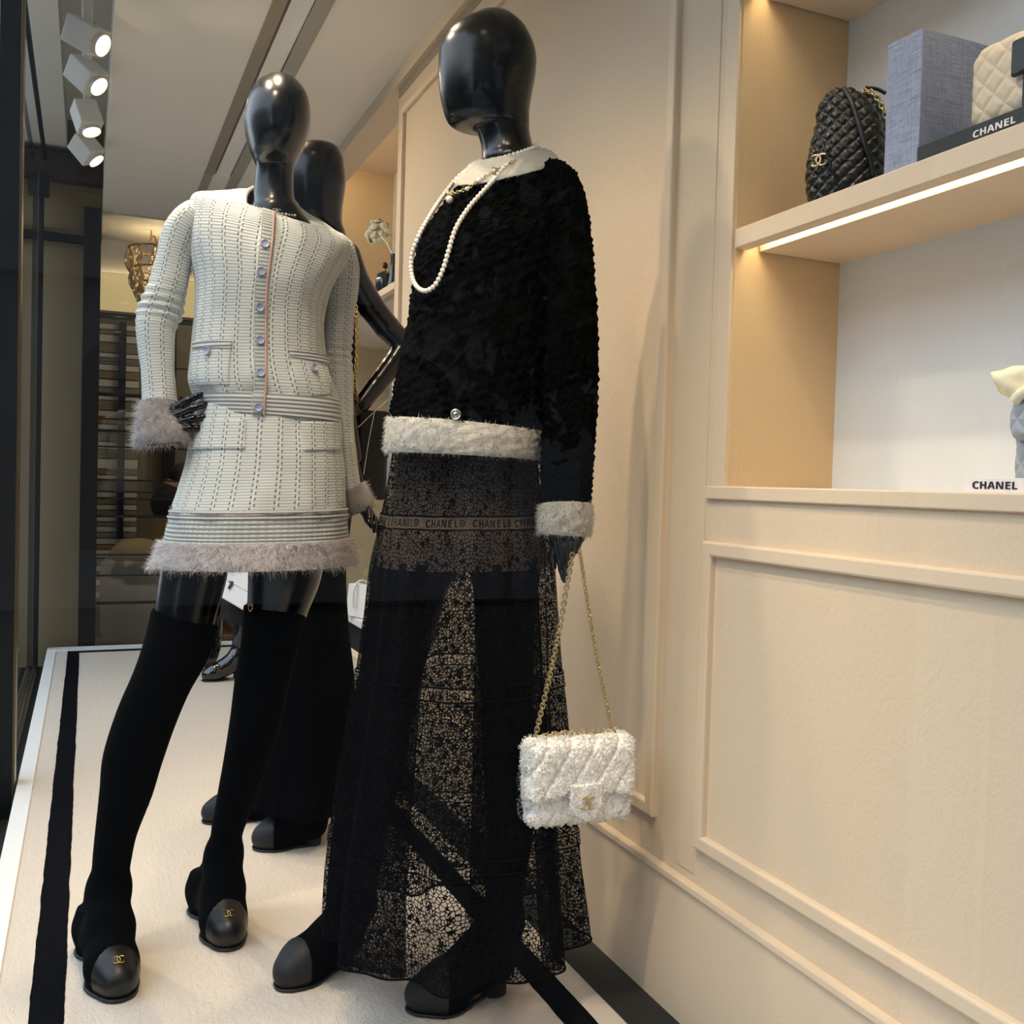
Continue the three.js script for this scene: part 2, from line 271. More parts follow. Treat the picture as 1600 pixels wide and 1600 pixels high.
T.lace = tex(laceC, { rep: [1 / 0.21, 1 / 0.21] });
const bandC = canvas(1024, 128, (g, w, h) => { // net ribbon with lettering
  g.fillStyle = '#5e5e5e'; g.fillRect(0, 0, w, h); g.fillStyle = '#fff'; g.fillRect(0, 0, w, 16); g.fillRect(0, h - 16, w, 16);
  g.font = 'bold 84px sans-serif'; g.textBaseline = 'middle'; g.textAlign = 'center'; g.strokeStyle = '#fff'; g.lineWidth = 10;
  for (let i = 0; i < 2; i++) { const x = i * 512; const s = 'CHANEL'; for (let k = 0; k < 6; k++) g.fillStyle = '#fff', g.fillText(s[k], x + 75 + k * 66, h / 2 + 3); g.beginPath(); g.arc(x + 468, h / 2, 25, 0, 7); g.stroke(); g.beginPath(); g.arc(x + 468, h / 2, 10, 0, 7); g.fill(); }
});
T.band = tex(bandC, { rep: [1 / 0.26, 1 / 0.035] });

const M = {};
const dull = (o) => new THREE.MeshPhysicalMaterial({ specularIntensity: 0.1, ...o });
const std = (o) => new THREE.MeshStandardMaterial(o), phy = (o) => new THREE.MeshPhysicalMaterial(o);
const hex = (h) => new THREE.Color(h);
M.wall = std({ color: hex('#d9c5aa'), roughness: 0.85, bumpMap: T.stucco, bumpScale: 0.0007 });
M.trim = std({ color: hex('#dcc8ad'), roughness: 0.6, bumpMap: T.stucco, bumpScale: 0.0003 });
M.niche = std({ color: hex('#d6bc94'), roughness: 0.85, bumpMap: T.stucco, bumpScale: 0.0009 });
M.back = std({ color: hex('#dde5ea'), roughness: 0.6 });
M.ceiling = std({ color: hex('#efe9dc'), roughness: 0.55 });
M.ceilTrim = std({ color: hex('#a8a498'), roughness: 0.5 });
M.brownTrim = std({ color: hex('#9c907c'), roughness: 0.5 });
M.slot = std({ color: hex('#26251f'), roughness: 0.7 });
M.beam = std({ color: hex('#efece4'), roughness: 0.7 });
M.blackFrame = std({ color: hex('#0c0e10'), roughness: 0.45, metalness: 0.2 });
M.bronze = std({ color: hex('#7a6a4c'), roughness: 0.3, metalness: 0.9 });
M.darkFloor = std({ color: hex('#1b1c1a'), roughness: 0.7 });
M.sill = std({ color: hex('#eceeec'), roughness: 0.5 });
M.carpet = std({ color: hex('#d6cbbd'), roughness: 1, bumpMap: T.pile, bumpScale: 0.003 });
M.carpetBlack = dull({ color: hex('#0c0d12'), roughness: 1, bumpMap: T.pile, bumpScale: 0.006 });
M.glass = phy({ color: 0xffffff, roughness: 0, transmission: 1, thickness: 0, ior: 1.5 });
M.paneLeft = phy({ color: 0xffffff, roughness: 0, transmission: 1, thickness: 0, ior: 1.5 });
M.body = phy({ color: hex('#040405'), specularIntensity: 0.75, roughness: 0.26, clearcoat: 0.25, clearcoatRoughness: 0.18 });
M.suede = dull({ color: hex('#040405'), roughness: 0.95 });
M.leather = std({ color: hex('#0b0a09'), roughness: 0.38 });
M.patent = phy({ color: hex('#050506'), roughness: 0.1, clearcoat: 1, clearcoatRoughness: 0.05 });
M.heel = std({ color: hex('#1a1819'), roughness: 0.8, bumpMap: T.fuzz, bumpScale: 0.001 });
M.knit = std({ map: T.knitC, bumpMap: T.knitB, bumpScale: 0.0017, roughness: 0.95 });
M.rib = std({ map: T.ribC, bumpMap: T.ribB, bumpScale: 0.0018, roughness: 0.95 });
M.waffle = std({ map: T.waffC, bumpMap: T.waffB, bumpScale: 0.002, roughness: 0.95 });
M.pinkTweed = std({ color: hex('#efe6e4'), roughness: 1, bumpMap: T.fuzz, bumpScale: 0.004 });
M.placket = std({ color: hex('#f8f8f5'), roughness: 0.95, map: T.ribC, bumpMap: T.ribB, bumpScale: 0.0006 });
M.pipePink = std({ color: hex('#d3ab9c'), roughness: 0.9 });
M.edgePink = std({ color: hex('#cfc3bf'), roughness: 0.95 });
M.furWhite = std({ color: hex('#f6f2e6'), roughness: 1, bumpMap: T.fuzz, bumpScale: 0.004 });
M.strand = phy({ color: hex('#fbf7ec'), roughness: 1, transmission: 0.5, thickness: 0, side: THREE.DoubleSide });
M.strandPink = phy({ color: hex('#f6eeec'), roughness: 1, transmission: 0.5, thickness: 0, side: THREE.DoubleSide });
M.blackKnit = dull({ color: hex('#070708'), roughness: 1, bumpMap: T.fuzz, bumpScale: 0.002 });
M.blackCloth = dull({ color: hex('#050507'), roughness: 0.95 });
M.lace = dull({ color: hex('#08080a'), roughness: 0.9, alphaMap: T.lace, transparent: true, side: THREE.DoubleSide });
M.band = dull({ color: hex('#08080a'), roughness: 0.85, alphaMap: T.band, transparent: true, side: THREE.DoubleSide });
M.laceDense = dull({ color: hex('#07080a'), roughness: 0.9, alphaMap: T.laceD = tex(canvas(1024, 1024, (g, w, h) => { g.drawImage(laceC, 0, 0); g.globalAlpha = 0.62; g.fillStyle = '#fff'; g.fillRect(0, 0, w, h); }), { rep: [1 / 0.21, 1 / 0.21] }), transparent: true, side: THREE.DoubleSide });
M.lining = std({ color: hex('#8d7d6f'), roughness: 0.8 });
M.pearl = phy({ color: hex('#efe6d6'), roughness: 0.25, clearcoat: 0.6, clearcoatRoughness: 0.15 });
M.gold = std({ color: hex('#c9a45a'), roughness: 0.25, metalness: 1 });
M.paleGold = std({ color: hex('#cdb98c'), roughness: 0.28, metalness: 1 });
M.silver = std({ color: hex('#cfcac0'), roughness: 0.2, metalness: 1 });
M.button = phy({ color: hex('#aab0c8'), roughness: 0.25, clearcoat: 0.6 });
M.buttonRim = phy({ color: hex('#7d86a8'), roughness: 0.25, clearcoat: 0.6 });
M.terry = std({ color: hex('#f8f6f2'), roughness: 1, bumpMap: T.fuzz, bumpScale: 0.004 });
M.terryLoop = phy({ color: hex('#fbfaf6'), roughness: 1, transmission: 0.45, thickness: 0, side: THREE.DoubleSide });
M.blackQuilt = std({ color: hex('#0d0b0a'), roughness: 0.33 });
M.beigeQuilt = std({ color: hex('#dccbb0'), roughness: 0.5 });
M.beigeSeam = std({ color: hex('#b9a888'), roughness: 0.7 });
M.blueQuilt = std({ color: hex('#9fabb4'), roughness: 0.5 });
M.linen = std({ map: T.linenC, roughness: 0.9, bumpMap: T.stucco, bumpScale: 0.0006 });
M.plinth = std({ color: hex('#1c1f20'), roughness: 0.5 });
M.white = std({ color: hex('#eeeae6'), roughness: 0.6 });
M.print = std({ color: hex('#0a0a0a'), roughness: 0.6 });
M.cream = std({ color: hex('#f0e8c8'), roughness: 0.75 });
M.wood = std({ map: T.wood, roughness: 0.45 });
M.lampGlow = std({ color: 0xffffff, emissive: new THREE.Color(1, 0.86, 0.62), emissiveIntensity: 4 });
M.fixture = std({ color: hex('#d2cfc8'), roughness: 0.45 });
// ---------------------------------------------------------------- the display room (floor of the display at y = 0)
const WX = 1.036, FARZ = -6.05, NEARZ = -0.35, CEIL = 2.49, STREET = -0.45;
// floor slab, sill, sunken channel
struct('floor', merge([bx(-0.19, 1.6, STREET, -0.012, FARZ, NEARZ), bx(-0.32, -0.19, STREET, -0.10, FARZ, NEARZ)]), M.darkFloor);
struct('window_sill', bx(-0.19, -0.143, -0.012, 0.004, FARZ, NEARZ, 0.002), M.sill);
struct('trim_1', bx(-0.19, WX, -0.012, 0.006, FARZ, -5.93, 0.002), M.sill);
struct('trim_2', bx(0.937, WX, -0.012, 0.004, -5.93, NEARZ), M.darkFloor);
struct('trim_3', merge([bx(-0.252, -0.242, -0.1, -0.055, -5.95, NEARZ), bx(-0.262, -0.232, -0.1, -0.09, -5.95, NEARZ)]), M.silver);
{ // carpet: cream field with sewn-in black stripes, each edge slightly ragged
  const c = thing('carpet', 'cream carpet with black border stripes lying under all the mannequins', 'carpet', [0.4, 0, -3]);
  const strip = (x0, x1, z0, z1, h, seed, along) => { // ragged along its long edges
    const r = rng(seed), n = 420, sh = new THREE.Shape(), a = [], b = [], L = along ? z1 - z0 : x1 - x0; let wa = 0, wb = 0;
    for (let i = 0; i <= n; i++) { wa = wa * 0.8 + (r() - 0.5) * 0.0016; wb = wb * 0.8 + (r() - 0.5) * 0.0016; const s = L * i / n; a.push([s, wa]); b.push([s, (along ? x1 - x0 : z1 - z0) + wb]); }
    sh.moveTo(...a[0]); for (const q of a.slice(1)) sh.lineTo(...q); for (const q of b.reverse()) sh.lineTo(...q);
    const g = new THREE.ExtrudeGeometry(sh, { depth: h, bevelEnabled: false });
    if (along) g.applyMatrix4(new THREE.Matrix4().set(0, 1, 0, x0, 0, 0, 1, 0, 1, 0, 0, z0, 0, 0, 0, 1)); else g.applyMatrix4(new THREE.Matrix4().set(1, 0, 0, x0, 0, 0, 1, 0, 0, -1, 0, z1, 0, 0, 0, 1));
    if (along) { const ix = g.index; const p = g.attributes.position; for (let i = 0; i < p.count; i += 3) for (const at of Object.values(g.attributes)) { const k = at.itemSize; for (let q = 0; q < k; q++) { const t = at.array[(i + 1) * k + q]; at.array[(i + 1) * k + q] = at.array[(i + 2) * k + q]; at.array[(i + 2) * k + q] = t; } } }
    g.computeVertexNormals(); return metric(g).translate(-0.4, 0, 3);
  };
  part('field', bx(-0.143 - 0.4, 0.937 - 0.4, -0.012, 0, -5.93 + 3, NEARZ + 3), M.carpet, c);
  part('stripe', strip(-0.085, -0.0245, -5.87, NEARZ, 0.001, 3, true), M.carpetBlack, c, 'black stripe');
  part('stripe', strip(0.826, 0.886, -5.87, NEARZ, 0.001, 4, true), M.carpetBlack, c, 'black stripe');
  part('stripe', strip(-0.085, 0.886, -5.93, -5.87, 0.001, 5, false), M.carpetBlack, c, 'black stripe');
}
// right wall: solid bay, cabinet niche near the window, deep niche further in
struct('wall_right', merge([
  bx(WX, 1.56, -0.02, CEIL + 0.3, -3.54, -1.445), bx(WX, 1.30, -0.02, 0.981, -1.445, 0.3), bx(1.277, 1.56, 0.981, 2.9, -1.445, 0.3), bx(WX, 1.30, 2.44, 2.9, -1.445, 0.3),
  bx(1.52, 1.8, -0.02, 2.9, -5.25, -3.54), bx(WX, 1.8, -0.02, 2.9, FARZ - 0.2, -5.25), bx(WX, 1.56, 2.66, 2.9, -5.25, -3.54)]), M.wall);
struct('wall_panel_1', bx(1.2745, 1.278, 1.004, 2.44, -1.445, 0.3), M.back);
struct('wall_panel_2', bx(1.5165, 1.521, 0, 2.66, -5.25, -3.54), M.back);
struct('wall_panel_3', merge([bx(WX + 0.004, 1.2745, 1.004, 2.44, -1.449, -1.4425), bx(WX + 0.002, 1.52, 0, 2.66, -5.253, -5.2465)]), M.niche);
struct('trim_4', merge([bx(WX - 0.008, 1.29, 0.981, 1.005, -1.494, 0.3, 0.003)]), M.trim);                       // ledge of the near niche
struct('trim_5', bx(WX - 0.003, WX + 0.02, 1.005, CEIL, -1.481, -1.445, 0.001), M.trim);                       // its upright
struct('trim_6', bx(WX - 0.002, WX + 0.02, 0.29, CEIL, -1.555, -1.5, 0.001), M.wall);                           // faint pilaster strip
struct('baseboard_right', merge([bx(WX - 0.010, WX + 0.02, -0.01, 0.259, -5.9, 0.3, 0.001), bx(WX - 0.016, WX + 0.02, 0.257, 0.273, -5.9, 0.3, 0.004)]), M.trim);
function frameTrim(name, z0, z1, y0, y1, w = 0.024, d = 0.013) { // raised picture-frame moulding on the right wall
  const sh = new THREE.Shape(); sh.moveTo(z0, y0); sh.lineTo(z1, y0); sh.lineTo(z1, y1); sh.lineTo(z0, y1); sh.closePath();
  const h = new THREE.Path(); h.moveTo(z0 + w, y0 + w); h.lineTo(z0 + w, y1 - w); h.lineTo(z1 - w, y1 - w); h.lineTo(z1 - w, y0 + w); h.closePath(); sh.holes.push(h);
  const g = new THREE.ExtrudeGeometry(sh, { depth: d - 0.004, bevelEnabled: true, bevelThickness: 0.004, bevelSize: 0.004, bevelOffset: -0.004, bevelSegments: 2 });
  g.applyMatrix4(new THREE.Matrix4().set(0, 0, -1, WX, 0, 1, 0, 0, 1, 0, 0, 0, 0, 0, 0, 1)); struct(name, metric(g), M.trim);
}
frameTrim('trim_7', -1.490, 0.2, 0.345, 0.905, 0.026, 0.014);
frameTrim('trim_8', -3.470, -1.632, 0.353, 2.345, 0.026, 0.014);
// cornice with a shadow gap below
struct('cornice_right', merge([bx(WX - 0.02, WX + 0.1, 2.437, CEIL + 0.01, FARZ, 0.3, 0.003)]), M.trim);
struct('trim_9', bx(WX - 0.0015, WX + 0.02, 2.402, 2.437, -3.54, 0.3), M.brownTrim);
// shelves: front lip, recessed lamp channel, board
const SHELF = (name, y0, y1, z0, z1, xb, mat, lit) => {
  const g = struct(name, merge([bx(WX - 0.002, WX + 0.026, y0, y1, z0, z1, 0.002), bx(WX + 0.02, xb, y1 - 0.008, y1, z0, z1), bx(WX + 0.052, xb, y0 + 0.001, y1 - 0.004, z0, z1)]), mat);
  if (!lit) return;
  struct('light_strip_' + name, bx(WX + 0.028, WX + 0.050, y1 - 0.012, y1 - 0.009, z0 + 0.012, z1), M.led, g);
  const l = new THREE.RectAreaLight(new THREE.Color(...LEDC), lit, z1 - z0 - 0.012, 0.020); l.position.set(WX + 0.039, y1 - 0.0135, (z0 + z1) / 2 + 0.006); l.rotation.set(-PI / 2, 0, -PI / 2, 'XYZ'); scene.add(l);
};
const LEDC = [1, 0.80, 0.50];
M.led = std({ color: 0xffffff, emissive: new THREE.Color(1, 0.85, 0.55), emissiveIntensity: 0.95 });
SHELF('shelf_1', 1.421, 1.4545, -1.4375, 0.3, 1.275, M.trim, 14);
SHELF('shelf_2', 1.862, 1.8955, -1.4375, 0.3, 1.275, M.trim, 14);
SHELF('shelf_3', 1.708, 1.735, -5.246, -3.542, 1.518, M.trim, 0);
// ceiling with a flush lamp slot
struct('ceiling', merge([bx(0.061, 0.512, CEIL, CEIL + 0.25, -6.19, 0.3), bx(0.512, 0.69, CEIL, CEIL + 0.25, -6.19, -5.12), bx(0.69, 1.06, CEIL, CEIL + 0.25, -6.19, 0.3), bx(1.06, 1.9, CEIL, CEIL + 0.25, -6.19, -5.25), bx(1.06, 1.9, CEIL, CEIL + 0.25, -3.54, 0.3), bx(0.512, 0.69, CEIL + 0.14, CEIL + 0.25, -5.12, 0.3),
  bx(-0.5, -0.127, 2.80, 3.05, -6.19, 0.3), bx(-0.13, 0.07, 2.98, 3.05, -6.19, 0.3)]), M.ceiling);
struct('ceiling_trim_1', bx(0.512, 0.556, CEIL - 0.004, CEIL + 0.1, -5.12, 0.3), M.brownTrim);
struct('ceiling_trim_2', bx(0.568, 0.634, CEIL + 0.004, CEIL + 0.1, -5.12, 0.3), M.beam);
struct('ceiling_trim_3', bx(0.638, 0.69, CEIL - 0.003, CEIL + 0.1, -5.12, 0.3), M.ceilTrim);
struct('ceiling_trim_4', merge([bx(0.512, 0.556, CEIL - 0.003, CEIL + 0.02, -5.9, -5.12), bx(0.638, 0.69, CEIL - 0.003, CEIL + 0.02, -5.9, -5.12)]), M.ceilTrim);
struct('ceiling_board', bx(-0.29, -0.127, 2.795, 2.815, -5.6, 0.3), M.beam);
// window wall on the left and the pane we look through
{
  const w = struct('window_1', merge([bx(-0.30, -0.264, -0.12, -0.085, -6.0, NEARZ)]), M.blackFrame);
  struct('pane', new THREE.PlaneGeometry(5.6, 2.9).rotateY(PI / 2).translate(-0.263, 1.35, NEARZ - 2.83), M.paneLeft, w);
  const f = struct('window_2', merge([bx(-0.30, 1.6, -0.46, -0.40, NEARZ - 0.02, NEARZ + 0.02), bx(-0.30, 1.6, 2.72, 2.80, NEARZ - 0.02, NEARZ + 0.02)]), M.blackFrame);
  struct('pane', new THREE.PlaneGeometry(1.9, 3.2).translate(0.65, 1.2, NEARZ), M.glass, f);
}
struct('mullion', bx(-0.262, -0.204, -0.1, 2.85, -3.50, -3.42), M.blackFrame);
struct('mullion_trim', bx(-0.204, -0.196, -0.1, 2.85, -3.50, -3.42, 0.002), M.bronze);
{
  const p = thing('window_post', 'slim black window post with a square bracket and a long black rail', 'post', [-0.246, -0.1, -6.0]);
  part('post', bx(-0.016, 0.010, 0, 2.62, -0.03, 0.03, 0.004), M.blackFrame, p);
  part('bracket', bx(-0.017, 0.034, 2.60, 2.72, -0.05, 0.05, 0.004), M.blackFrame, p);
  part('rail', rod(V(0.012, 2.80, 0), V(0.012, 2.80, 5.6), 0.011), M.blackFrame, p);
}
// far partition: solid panel, black frame, glass with rails
{
  struct('wall_back', merge([bx(-0.9, -0.02, -0.45, 2.29, -6.25, -6.16), bx(-0.9, 0.06, 2.33, 3.05, -6.25, -6.16)]), M.olive = std({ color: hex('#7a6d52'), roughness: 0.7 }));
  struct('trim_10', bx(-0.5, 0.02, 2.29, 2.33, -6.16, -6.12), M.blackFrame);
  struct('trim_11', bx(-0.5, 0.02, 2.335, 2.36, -6.16, -6.13), M.bronze);
  struct('wall_back_header', bx(-0.6, 0.061, 2.62, 2.76, -6.16, -6.05), std({ color: hex('#3a3026'), roughness: 0.7 }));
  const w = struct('window_3', merge([bx(-0.035, 0.055, -0.45, CEIL, -6.16, -6.09, 0.003)]), M.blackFrame);
  for (const [y, t] of [[0.24, 0.016], [0.40, 0.009], [0.52, 0.009], [0.744, 0.015], [0.845, 0.009], [0.885, 0.009], [0.955, 0.009], [1.145, 0.009], [1.237, 0.016], [1.305, 0.008], [1.447, 0.016], [1.62, 0.006]]) struct('rail', bx(0.05, 1.04, y - t / 2, y + t / 2, -6.14, -6.12), M.blackFrame, w);
  struct('pane', new THREE.PlaneGeometry(1.0, 2.9).translate(0.55, 1.05, -6.13), M.glass, w);
}
// ---------------------------------------------------------------- track spotlights along the window
function spotHead(z, target, label, power = 1, cone = 0.85) {
  const s = thing('track_spotlight', label, 'spotlight', [-0.02, 2.44, z], 0, 'track spotlights along the window');
  const dir = target.clone().sub(s.position).normalize(), q = new THREE.Quaternion().setFromUnitVectors(V(0, 0, 1), dir);
  part('arm', merge([bx(-0.017, 0.017, 0.0, 0.55, -0.012, 0.012, 0.01), bx(-0.03, 0.03, 0.52, 0.545, -0.06, 0.06, 0.006)]), M.fixture, s);
  const house = merge([bx(-0.045, 0.045, -0.045, 0.045, -0.06, 0.05, 0.006), new THREE.CylinderGeometry(0.036, 0.036, 0.018, 32, 1, true).rotateX(PI / 2).translate(0, 0, 0.057)]); house.applyQuaternion(q);
  part('housing', house, M.fixture, s);
  part('lamp_lens', new THREE.CylinderGeometry(0.033, 0.033, 0.004, 32).rotateX(PI / 2).translate(0, 0, 0.054).applyQuaternion(q), M.lampGlow, s, 'glowing round lens');
  const l = new THREE.SpotLight(new THREE.Color(...WARM), SPOT * power, 0, cone, 0.8); l.position.copy(s.position).addScaledVector(dir, 0.075); l.target.position.copy(target); l.castShadow = true; l.shadow.radius = 1.3; scene.add(l, l.target);
  return s;
}
spotHead(-3.60, V(1.03, 1.75, -3.0), 'topmost white track spotlight, large, tilted down to the right', 0.5);
spotHead(-3.95, V(1.03, 1.35, -3.3), 'second white track spotlight from the top with bright oval lens');
spotHead(-4.42, V(0.55, 0.6, -3.9), 'third white track spotlight from the top, facing the viewer');
spotHead(-4.85, V(1.0, 1.2, -4.5), 'lowest white track spotlight, oval lens glowing pale yellow');
spotHead(-0.95, V(0.76, 0.5, -1.62), 'white track spotlight by the window nearest the entrance', 1.9, 0.5);
spotHead(-1.50, V(0.36, 1.15, -1.98), 'white track spotlight in front of the cardigan mannequin', 1.1, 0.55);
spotHead(-2.10, V(0.62, 1.3, -1.75), 'white track spotlight aimed at the tall mannequin', 1.5, 0.55);
spotHead(-2.75, V(0.40, 0.9, -2.5), 'white track spotlight behind the cardigan mannequin', 1.5, 0.55);

// recessed downlights of the display ceiling (their light falls steeply on figures and wall)
function downlight(x, z, tx, tz, label, power = 1, y = CEIL) {
  const s = thing('recessed_downlight', label, 'downlight', [x, y - 0.003, z], 0, 'recessed downlights in the display ceiling');
  part('rim', new THREE.TorusGeometry(0.042, 0.005, 10, 40).rotateX(PI / 2), M.fixture, s); part('lamp_lens', new THREE.CylinderGeometry(0.036, 0.036, 0.003, 32).translate(0, -0.001, 0), M.lampGlow, s);
  const l = new THREE.SpotLight(new THREE.Color(...WARM), DOWN * power, 0, 0.85, 0.9); l.position.set(x, y - 0.012, z); l.target.position.set(tx, 0.2, tz); l.castShadow = true; l.shadow.radius = 1.6; scene.add(l, l.target);
}
downlight(0.28, -1.0, 0.75, -0.95, 'round recessed downlight nearest the entrance');
downlight(0.27, -2.10, 0.62, -1.9, 'round recessed downlight above the two front mannequins');
downlight(0.28, -2.95, 0.55, -2.85, 'round recessed downlight above the rear mannequins', 0.9);
{ // lamp strip at the front of the deep niche
  const g = struct('light_strip_niche', bx(1.07, 1.095, 2.652, 2.658, -5.2, -3.6), M.led), l = new THREE.RectAreaLight(new THREE.Color(...WARM), 24, 1.6, 0.025); l.position.set(1.0825, 2.65, -4.4); l.rotation.set(-PI / 2, 0, -PI / 2); scene.add(l);
}
// ---------------------------------------------------------------- shared makers for figures and clothes
const UP = V(0, 1, 0), _v = V();
function toPx(p) { _v.copy(p).sub(camera.position).applyQuaternion(camera.quaternion.clone().invert()); return [800 + FOCAL * _v.x / -_v.z, 800 - FOCAL * _v.y / -_v.z]; }
function findOn(L, px, py) { // angle and row of a loft where the eye meets it at that pixel
  let best = [0, 0, 1e9]; for (let i = 0; i <= 40; i++) for (let j = 0; j <= 40; j++) { const th = lerp(-1.55, 1.55, i / 40), t = j / 40, [x, y] = toPx(L.at(th, t)), d = (x - px) ** 2 + (y - py) ** 2; if (d < best[2]) best = [th, t, d]; }
  let s = 0.04; for (let k = 0; k < 40; k++) { for (const [a, b] of [[s, 0], [-s, 0], [0, s], [0, -s]]) { const th = best[0] + a, t = clamp(best[1] + b * 0.4, 0, 1), [x, y] = toPx(L.at(th, t)), d = (x - px) ** 2 + (y - py) ** 2; if (d < best[2]) best = [th, t, d]; } s *= 0.85; }
  return best;
}
// short bent fibres standing on a loft, joined to one mesh
function fibres(L, { n, len = 0.018, w = 0.0008, t0 = 0, t1 = 1, th0 = -PI, th1 = PI, down = 0.3, stand = 0.7, seed = 1, off = 0, axis = V(0, -1, 0) }) {
  const r = rng(seed), p = [], nn = [], idx = [];
  for (let i = 0; i < n; i++) {
    const th = lerp(th0, th1, r()), t = lerp(t0, t1, r()), b = L.at(th, t), no = L.normal(th, t); b.addScaledVector(no, off);
    const d = no.clone().multiplyScalar(stand).add(V(r() - 0.5, r() - 0.5, r() - 0.5).multiplyScalar(1.3)).addScaledVector(axis, down).normalize(), l = len * (0.45 + r() * 0.9), bend = V(r() - 0.5, r() - 0.5 - down * 0.5, r() - 0.5).multiplyScalar(l * 0.55);
    const s = d.clone().cross(V(r() - 0.5, r() - 0.5, r() - 0.5)).normalize().multiplyScalar(w), base = p.length / 3;
    for (let k = 0; k < 3; k++) { const f = k / 2, q = b.clone().addScaledVector(d, l * f).addScaledVector(bend, f * f), ww = 1 - f * 0.75; for (const sg of [-1, 1]) { p.push(q.x + s.x * sg * ww, q.y + s.y * sg * ww, q.z + s.z * sg * ww); nn.push(no.x, no.y, no.z); } }
    for (let k = 0; k < 2; k++) { const a = base + k * 2; idx.push(a, a + 1, a + 2, a + 1, a + 3, a + 2); }
  }
  const g = new THREE.BufferGeometry(); g.setAttribute('position', new THREE.Float32BufferAttribute(p, 3)); g.setAttribute('normal', new THREE.Float32BufferAttribute(nn, 3)); g.setIndex(idx); return g;
}
const tuft = (th, t, q) => 0.0011 * N3(q.x * 190, q.y * 190, q.z * 190) + 0.0016 * N3(q.x * 60, q.y * 60, q.z * 60);
function fluffy(name, L, mat, strandMat, parent, { n = 2500, len = 0.012, thick = 0.004, seed = 3, down = 0.3, label, cols = 120, rows = 24, w = 0.00042, axis } = {}) {
  const m = part(name, L.geo({ cols, rows, off: thick, disp: tuft, close0: 0.12, close1: 0.12 }), mat, parent, label);
  part('fibres', fibres(L, { n, len, seed, down, off: thick * 0.7, w, axis }), strandMat, m, undefined, 'stuff'); return m;
}
function buttonGeo(r) { const pts = [[0, 0.0006], [r * 0.55, 0.0006], [r * 0.66, 0.0012], [r * 0.8, 0.0026], [r * 0.93, 0.0028], [r, 0.0018], [r, 0], [0, 0]].map(([x, y]) => new THREE.Vector2(x, y)); return new THREE.LatheGeometry(pts.reverse(), 28); }
function onNormal(mesh, p, n) { mesh.position.copy(p); mesh.quaternion.setFromUnitVectors(UP, n); return mesh; }
function addButton(L, px, py, parent, off = 0.003, r = 0.0085) {
  const [th, t] = findOn(L, px, py), n = L.normal(th, t), p = L.at(th, t).addScaledVector(n, off);
  const b = onNormal(part('button', buttonGeo(r), M.button, parent), p, n); return b;
}
// interlocked double-C emblem, flat in xy
function emblemGeo(s, tubeR) { const mk = (x, a) => { const g = new THREE.TorusGeometry(s, tubeR, 8, 36, 1.45 * PI); g.rotateZ(a); g.translate(x, 0, 0); return g; }; return merge([mk(-s * 0.62, -0.725 * PI), mk(s * 0.62, 0.275 * PI)]); }
// leg and boot as one distance field: list of [Vector3, radius]
function bootMesh({ shaft, ankle, heel, ball, toe, rA, rH, rB, rT, heelBlock, cell = 0.005, top }) {
  const key = [...shaft, [ankle, rA]], pts = []; // eased through the given radii
  for (let i = 0; i < key.length - 1; i++) for (let k = 0; k < 5; k++) { const g = (j) => key[clamp(j, 0, key.length - 1)], a = g(i - 1), b = g(i), c = g(i + 1), d = g(i + 2), t = k / 5; pts.push([V(catmull(a[0].x, b[0].x, c[0].x, d[0].x, t), catmull(a[0].y, b[0].y, c[0].y, d[0].y, t), catmull(a[0].z, b[0].z, c[0].z, d[0].z, t)), catmull(a[1], b[1], c[1], d[1], t)]); }
  pts.push(key[key.length - 1]);
  const leg = blend(chain(pts), 0), segs = [leg];
  const inst = ankle.clone().lerp(ball, 0.45); inst.y = lerp(ankle.y, ball.y, 0.62) + 0.004;
  segs.push(cone(ankle, heel, rA * 0.98, rH), cone(ankle, inst, rA * 0.95, rB * 1.0), cone(inst, ball, rB * 1.0, rB * 0.98), cone(heel, ball, rH * 0.95, rB * 0.9), cone(ball, toe, rB, rT));
  const f0 = blend(segs, 0.03), all = [...pts, [heel, rH], [ball, rB], [toe, rT]], fwd = toe.clone().sub(heel).setY(0).normalize();
  const sideV = V(-fwd.z, 0, fwd.x);
  const block = heelBlock ? (x, y, z) => { const dx = x - heel.x, dz = z - heel.z, a = dx * fwd.x + dz * fwd.z, b = dx * sideV.x + dz * sideV.z; const q = Math.hypot(a * 1.0, b * 1.05) - heelBlock.r * (1 - clamp(y / 0.08, 0, 1) * 0.06 + (1 - clamp(y / heelBlock.h, 0, 1)) * (heelBlock.flare || 0)); return Math.max(q, y - heelBlock.h); } : null;
  let f = f0; if (block && heelBlock.wedge) f = (x, y, z) => smin(f0(x, y, z), block(x, y, z), 0.02);
  const clip = (d, x, y, z) => Math.max(d, -y + 0.002, top ? top(x, y, z) : -1);
  const lo = V(9, 9, 9), hi = V(-9, -9, -9); for (const [c, r] of all) { lo.min(V(c.x - r, c.y - r, c.z - r)); hi.max(V(c.x + r, c.y + r, c.z + r)); } lo.subScalar(0.02); hi.addScalar(0.02); lo.y = -0.012;
  return { f: (x, y, z) => clip(f(x, y, z), x, y, z), raw: f, fwd, sideV, lo, hi, cell, block, toe, ball, heel, geo() { return net(this.f, lo, hi, cell); } };
}
